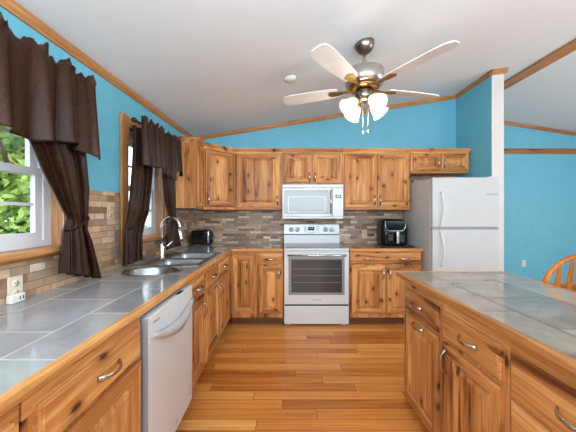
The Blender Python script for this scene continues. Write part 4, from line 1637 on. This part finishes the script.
sd.lathe([(0, 0), (.055, 0), (.055, -.012), (.05, -.022), (.02, -.03), (0, -.03)], n=28)
sx_, sy_ = .05, 2.52
sd.xform(Matrix.Rotation(-math.atan(slope), 4, 'Y'))
o = sd.build('smoke_detector')
o.location = (sx_, sy_, zc(sx_, sy_))
tag(o, 'small round white smoke detector on the sloped ceiling left of the fan', 'smoke detector')

# ------------------------------------------------------------------ windsor chair
ch = thing('dining_chair', 'honey oak arrow-back chair with a bowed top, behind the island', 'chair', (1.885, 1.93, 0), 0.0)
mb = MB(OAK)
rows = []
for ins, z in ((.02, .425), (.0, .435), (-.002, .447), (.006, .458), (.03, .46), (.09, .452)):
    ring = []
    for k in range(32):
        a = 2 * PI * k / 32
        cx, cy = math.cos(a), math.sin(a)
        rx = (.25 - ins) * (1.0 + .04 * (-cy))
        ring.append((rx * math.copysign(abs(cx) ** .7, cx), (.215 - ins) * math.copysign(abs(cy) ** .75, cy), z))
    rows.append(ring)
mb.rings(rows)
mb.build('seat', ch)
for sx in (-1, 1):
    for sy in (-1, 1):
        mb = MB(OAK)
        p0, p1 = Vector((sx * .15, sy * .14, .43)), Vector((sx * .215, sy * .205, .0))
        seq = [(0, .014), (.12, .018), (.2, .022), (.28, .014), (.31, .02), (.5, .022), (.68, .016), (.72, .02), (.86, .015), (1, .011)]
        mb.tube([p0.lerp(p1, s) for s, _ in seq], [r_ for _, r_ in seq], n=12)
        mb.build('leg', ch)
for sx in (-1, 1):
    mb = MB(OAK)
    mb.tube([(sx * .188, -.178, .18), (sx * .188, 0, .18), (sx * .188, .178, .18)], [.008, .014, .008], n=10)
    mb.build('stretcher', ch)
mb = MB(OAK)
mb.tube([(-.188, 0, .18), (0, 0, .18), (.188, 0, .18)], [.008, .014, .008], n=10)
mb.build('stretcher', ch)
def bow(s):
    a = PI * s
    cx = -math.cos(a)
    x = .285 * math.copysign(abs(cx) ** .8, cx)
    z = .458 + .617 * math.sin(a) ** .38
    y = -.17 - .10 * (z - .458) / .6
    return Vector((x * (.74 + .26 * min(1, (z - .458) / .40)), y, z))
mb = MB(OAK)
mb.tube([bow(i / 28) for i in range(29)], .0145, n=12)
mb.build('back_bow', ch)
for k, xx in enumerate((-.178, -.107, -.036, .036, .107, .178)):
    s = None
    best = min((i / 200 for i in range(6, 195)), key=lambda q: abs(bow(q).x - xx * 1.05))
    top = bow(best)
    bot = Vector((xx * .9, -.165, .455))
    seq = [(0, .008, .008), (.3, .008, .008), (.55, .009, .006), (.72, .021, .006), (.82, .02, .006), (.93, .009, .006), (1, .007, .006)]
    rings = []
    for s_, wx, wy in seq:
        c_ = bot.lerp(top, s_)
        rings.append([c_ + Vector((wx * math.cos(2 * PI * q / 10), wy * math.sin(2 * PI * q / 10), 0)) for q in range(10)])
    mb = MB(OAK)
    mb.rings(rings)
    mb.build('spindle', ch)

# ------------------------------------------------------------------ outside: lawn and trees
MB(LAWN).box((-40, -10, -.6), (XL - .2, 40, -.5)).build('lawn', kind='structure')
def tree(label, loc, h, r, leaf, seed, nleaf):
    rnd = random.Random(seed)
    t = thing('tree', label, 'tree', loc, group=None)
    mb = MB(BARK)
    mb.tube([(0, 0, 0), (.05, .02, h * .3), (.0, .08, h * .6), (.06, .03, h * .9)], [.16, .12, .08, .03], n=10)
    for k in range(7):
        a = rnd.uniform(0, 6.28); z = h * rnd.uniform(.3, .7)
        mb.tube([(.02, .04, z), (.5 * r * math.cos(a), .5 * r * math.sin(a), z + .5), (.85 * r * math.cos(a), .85 * r * math.sin(a), z + .9)], [.05, .035, .012], n=7)
    mb.build('trunk', t)
    mb = MB(leaf)
    blobs = []
    for k in range(30):
        a, z = rnd.uniform(0, 6.28), rnd.uniform(.22, 1.0)
        rr = r * math.sqrt(rnd.random()) * (1.05 - .55 * abs(z - .5))
        blobs.append((Vector((rr * math.cos(a), rr * math.sin(a), z * h)), rnd.uniform(.3, .6)))
    for k in range(nleaf):
        c_, br_ = rnd.choice(blobs)
        d_ = Vector((rnd.gauss(0, 1), rnd.gauss(0, 1), rnd.gauss(0, 1)))
        p_ = c_ + d_.normalized() * br_ * rnd.uniform(.6, 1.0)
        s_ = rnd.uniform(.05, .10)
        u_ = Vector((rnd.gauss(0, 1), rnd.gauss(0, 1), rnd.gauss(0, 1))).normalized()
        v_ = u_.orthogonal().normalized()
        v_ = Matrix.Rotation(rnd.uniform(0, 6.28), 3, u_) @ v_
        w_ = u_.cross(v_)
        mb.quad([p_ - v_ * s_, p_ + w_ * s_ * .5, p_ + v_ * s_, p_ - w_ * s_ * .5])
    mb.build('foliage', t)
tree('pale green leafy tree closest to the large window', (-4.3, 4.4, -.5), 4.2, 1.1, LEAF_A, 1, 6500)
tree('mid-green tree farther off behind the pale one outside the large window', (-9.0, 10.2, -.5), 5.5, 1.7, LEAF_B, 2, 7000)
tree('yellow-green tree at the near edge of the view through the large window', (-8.2, 5.6, -.5), 5.0, 1.35, LEAF_A, 3, 6500)
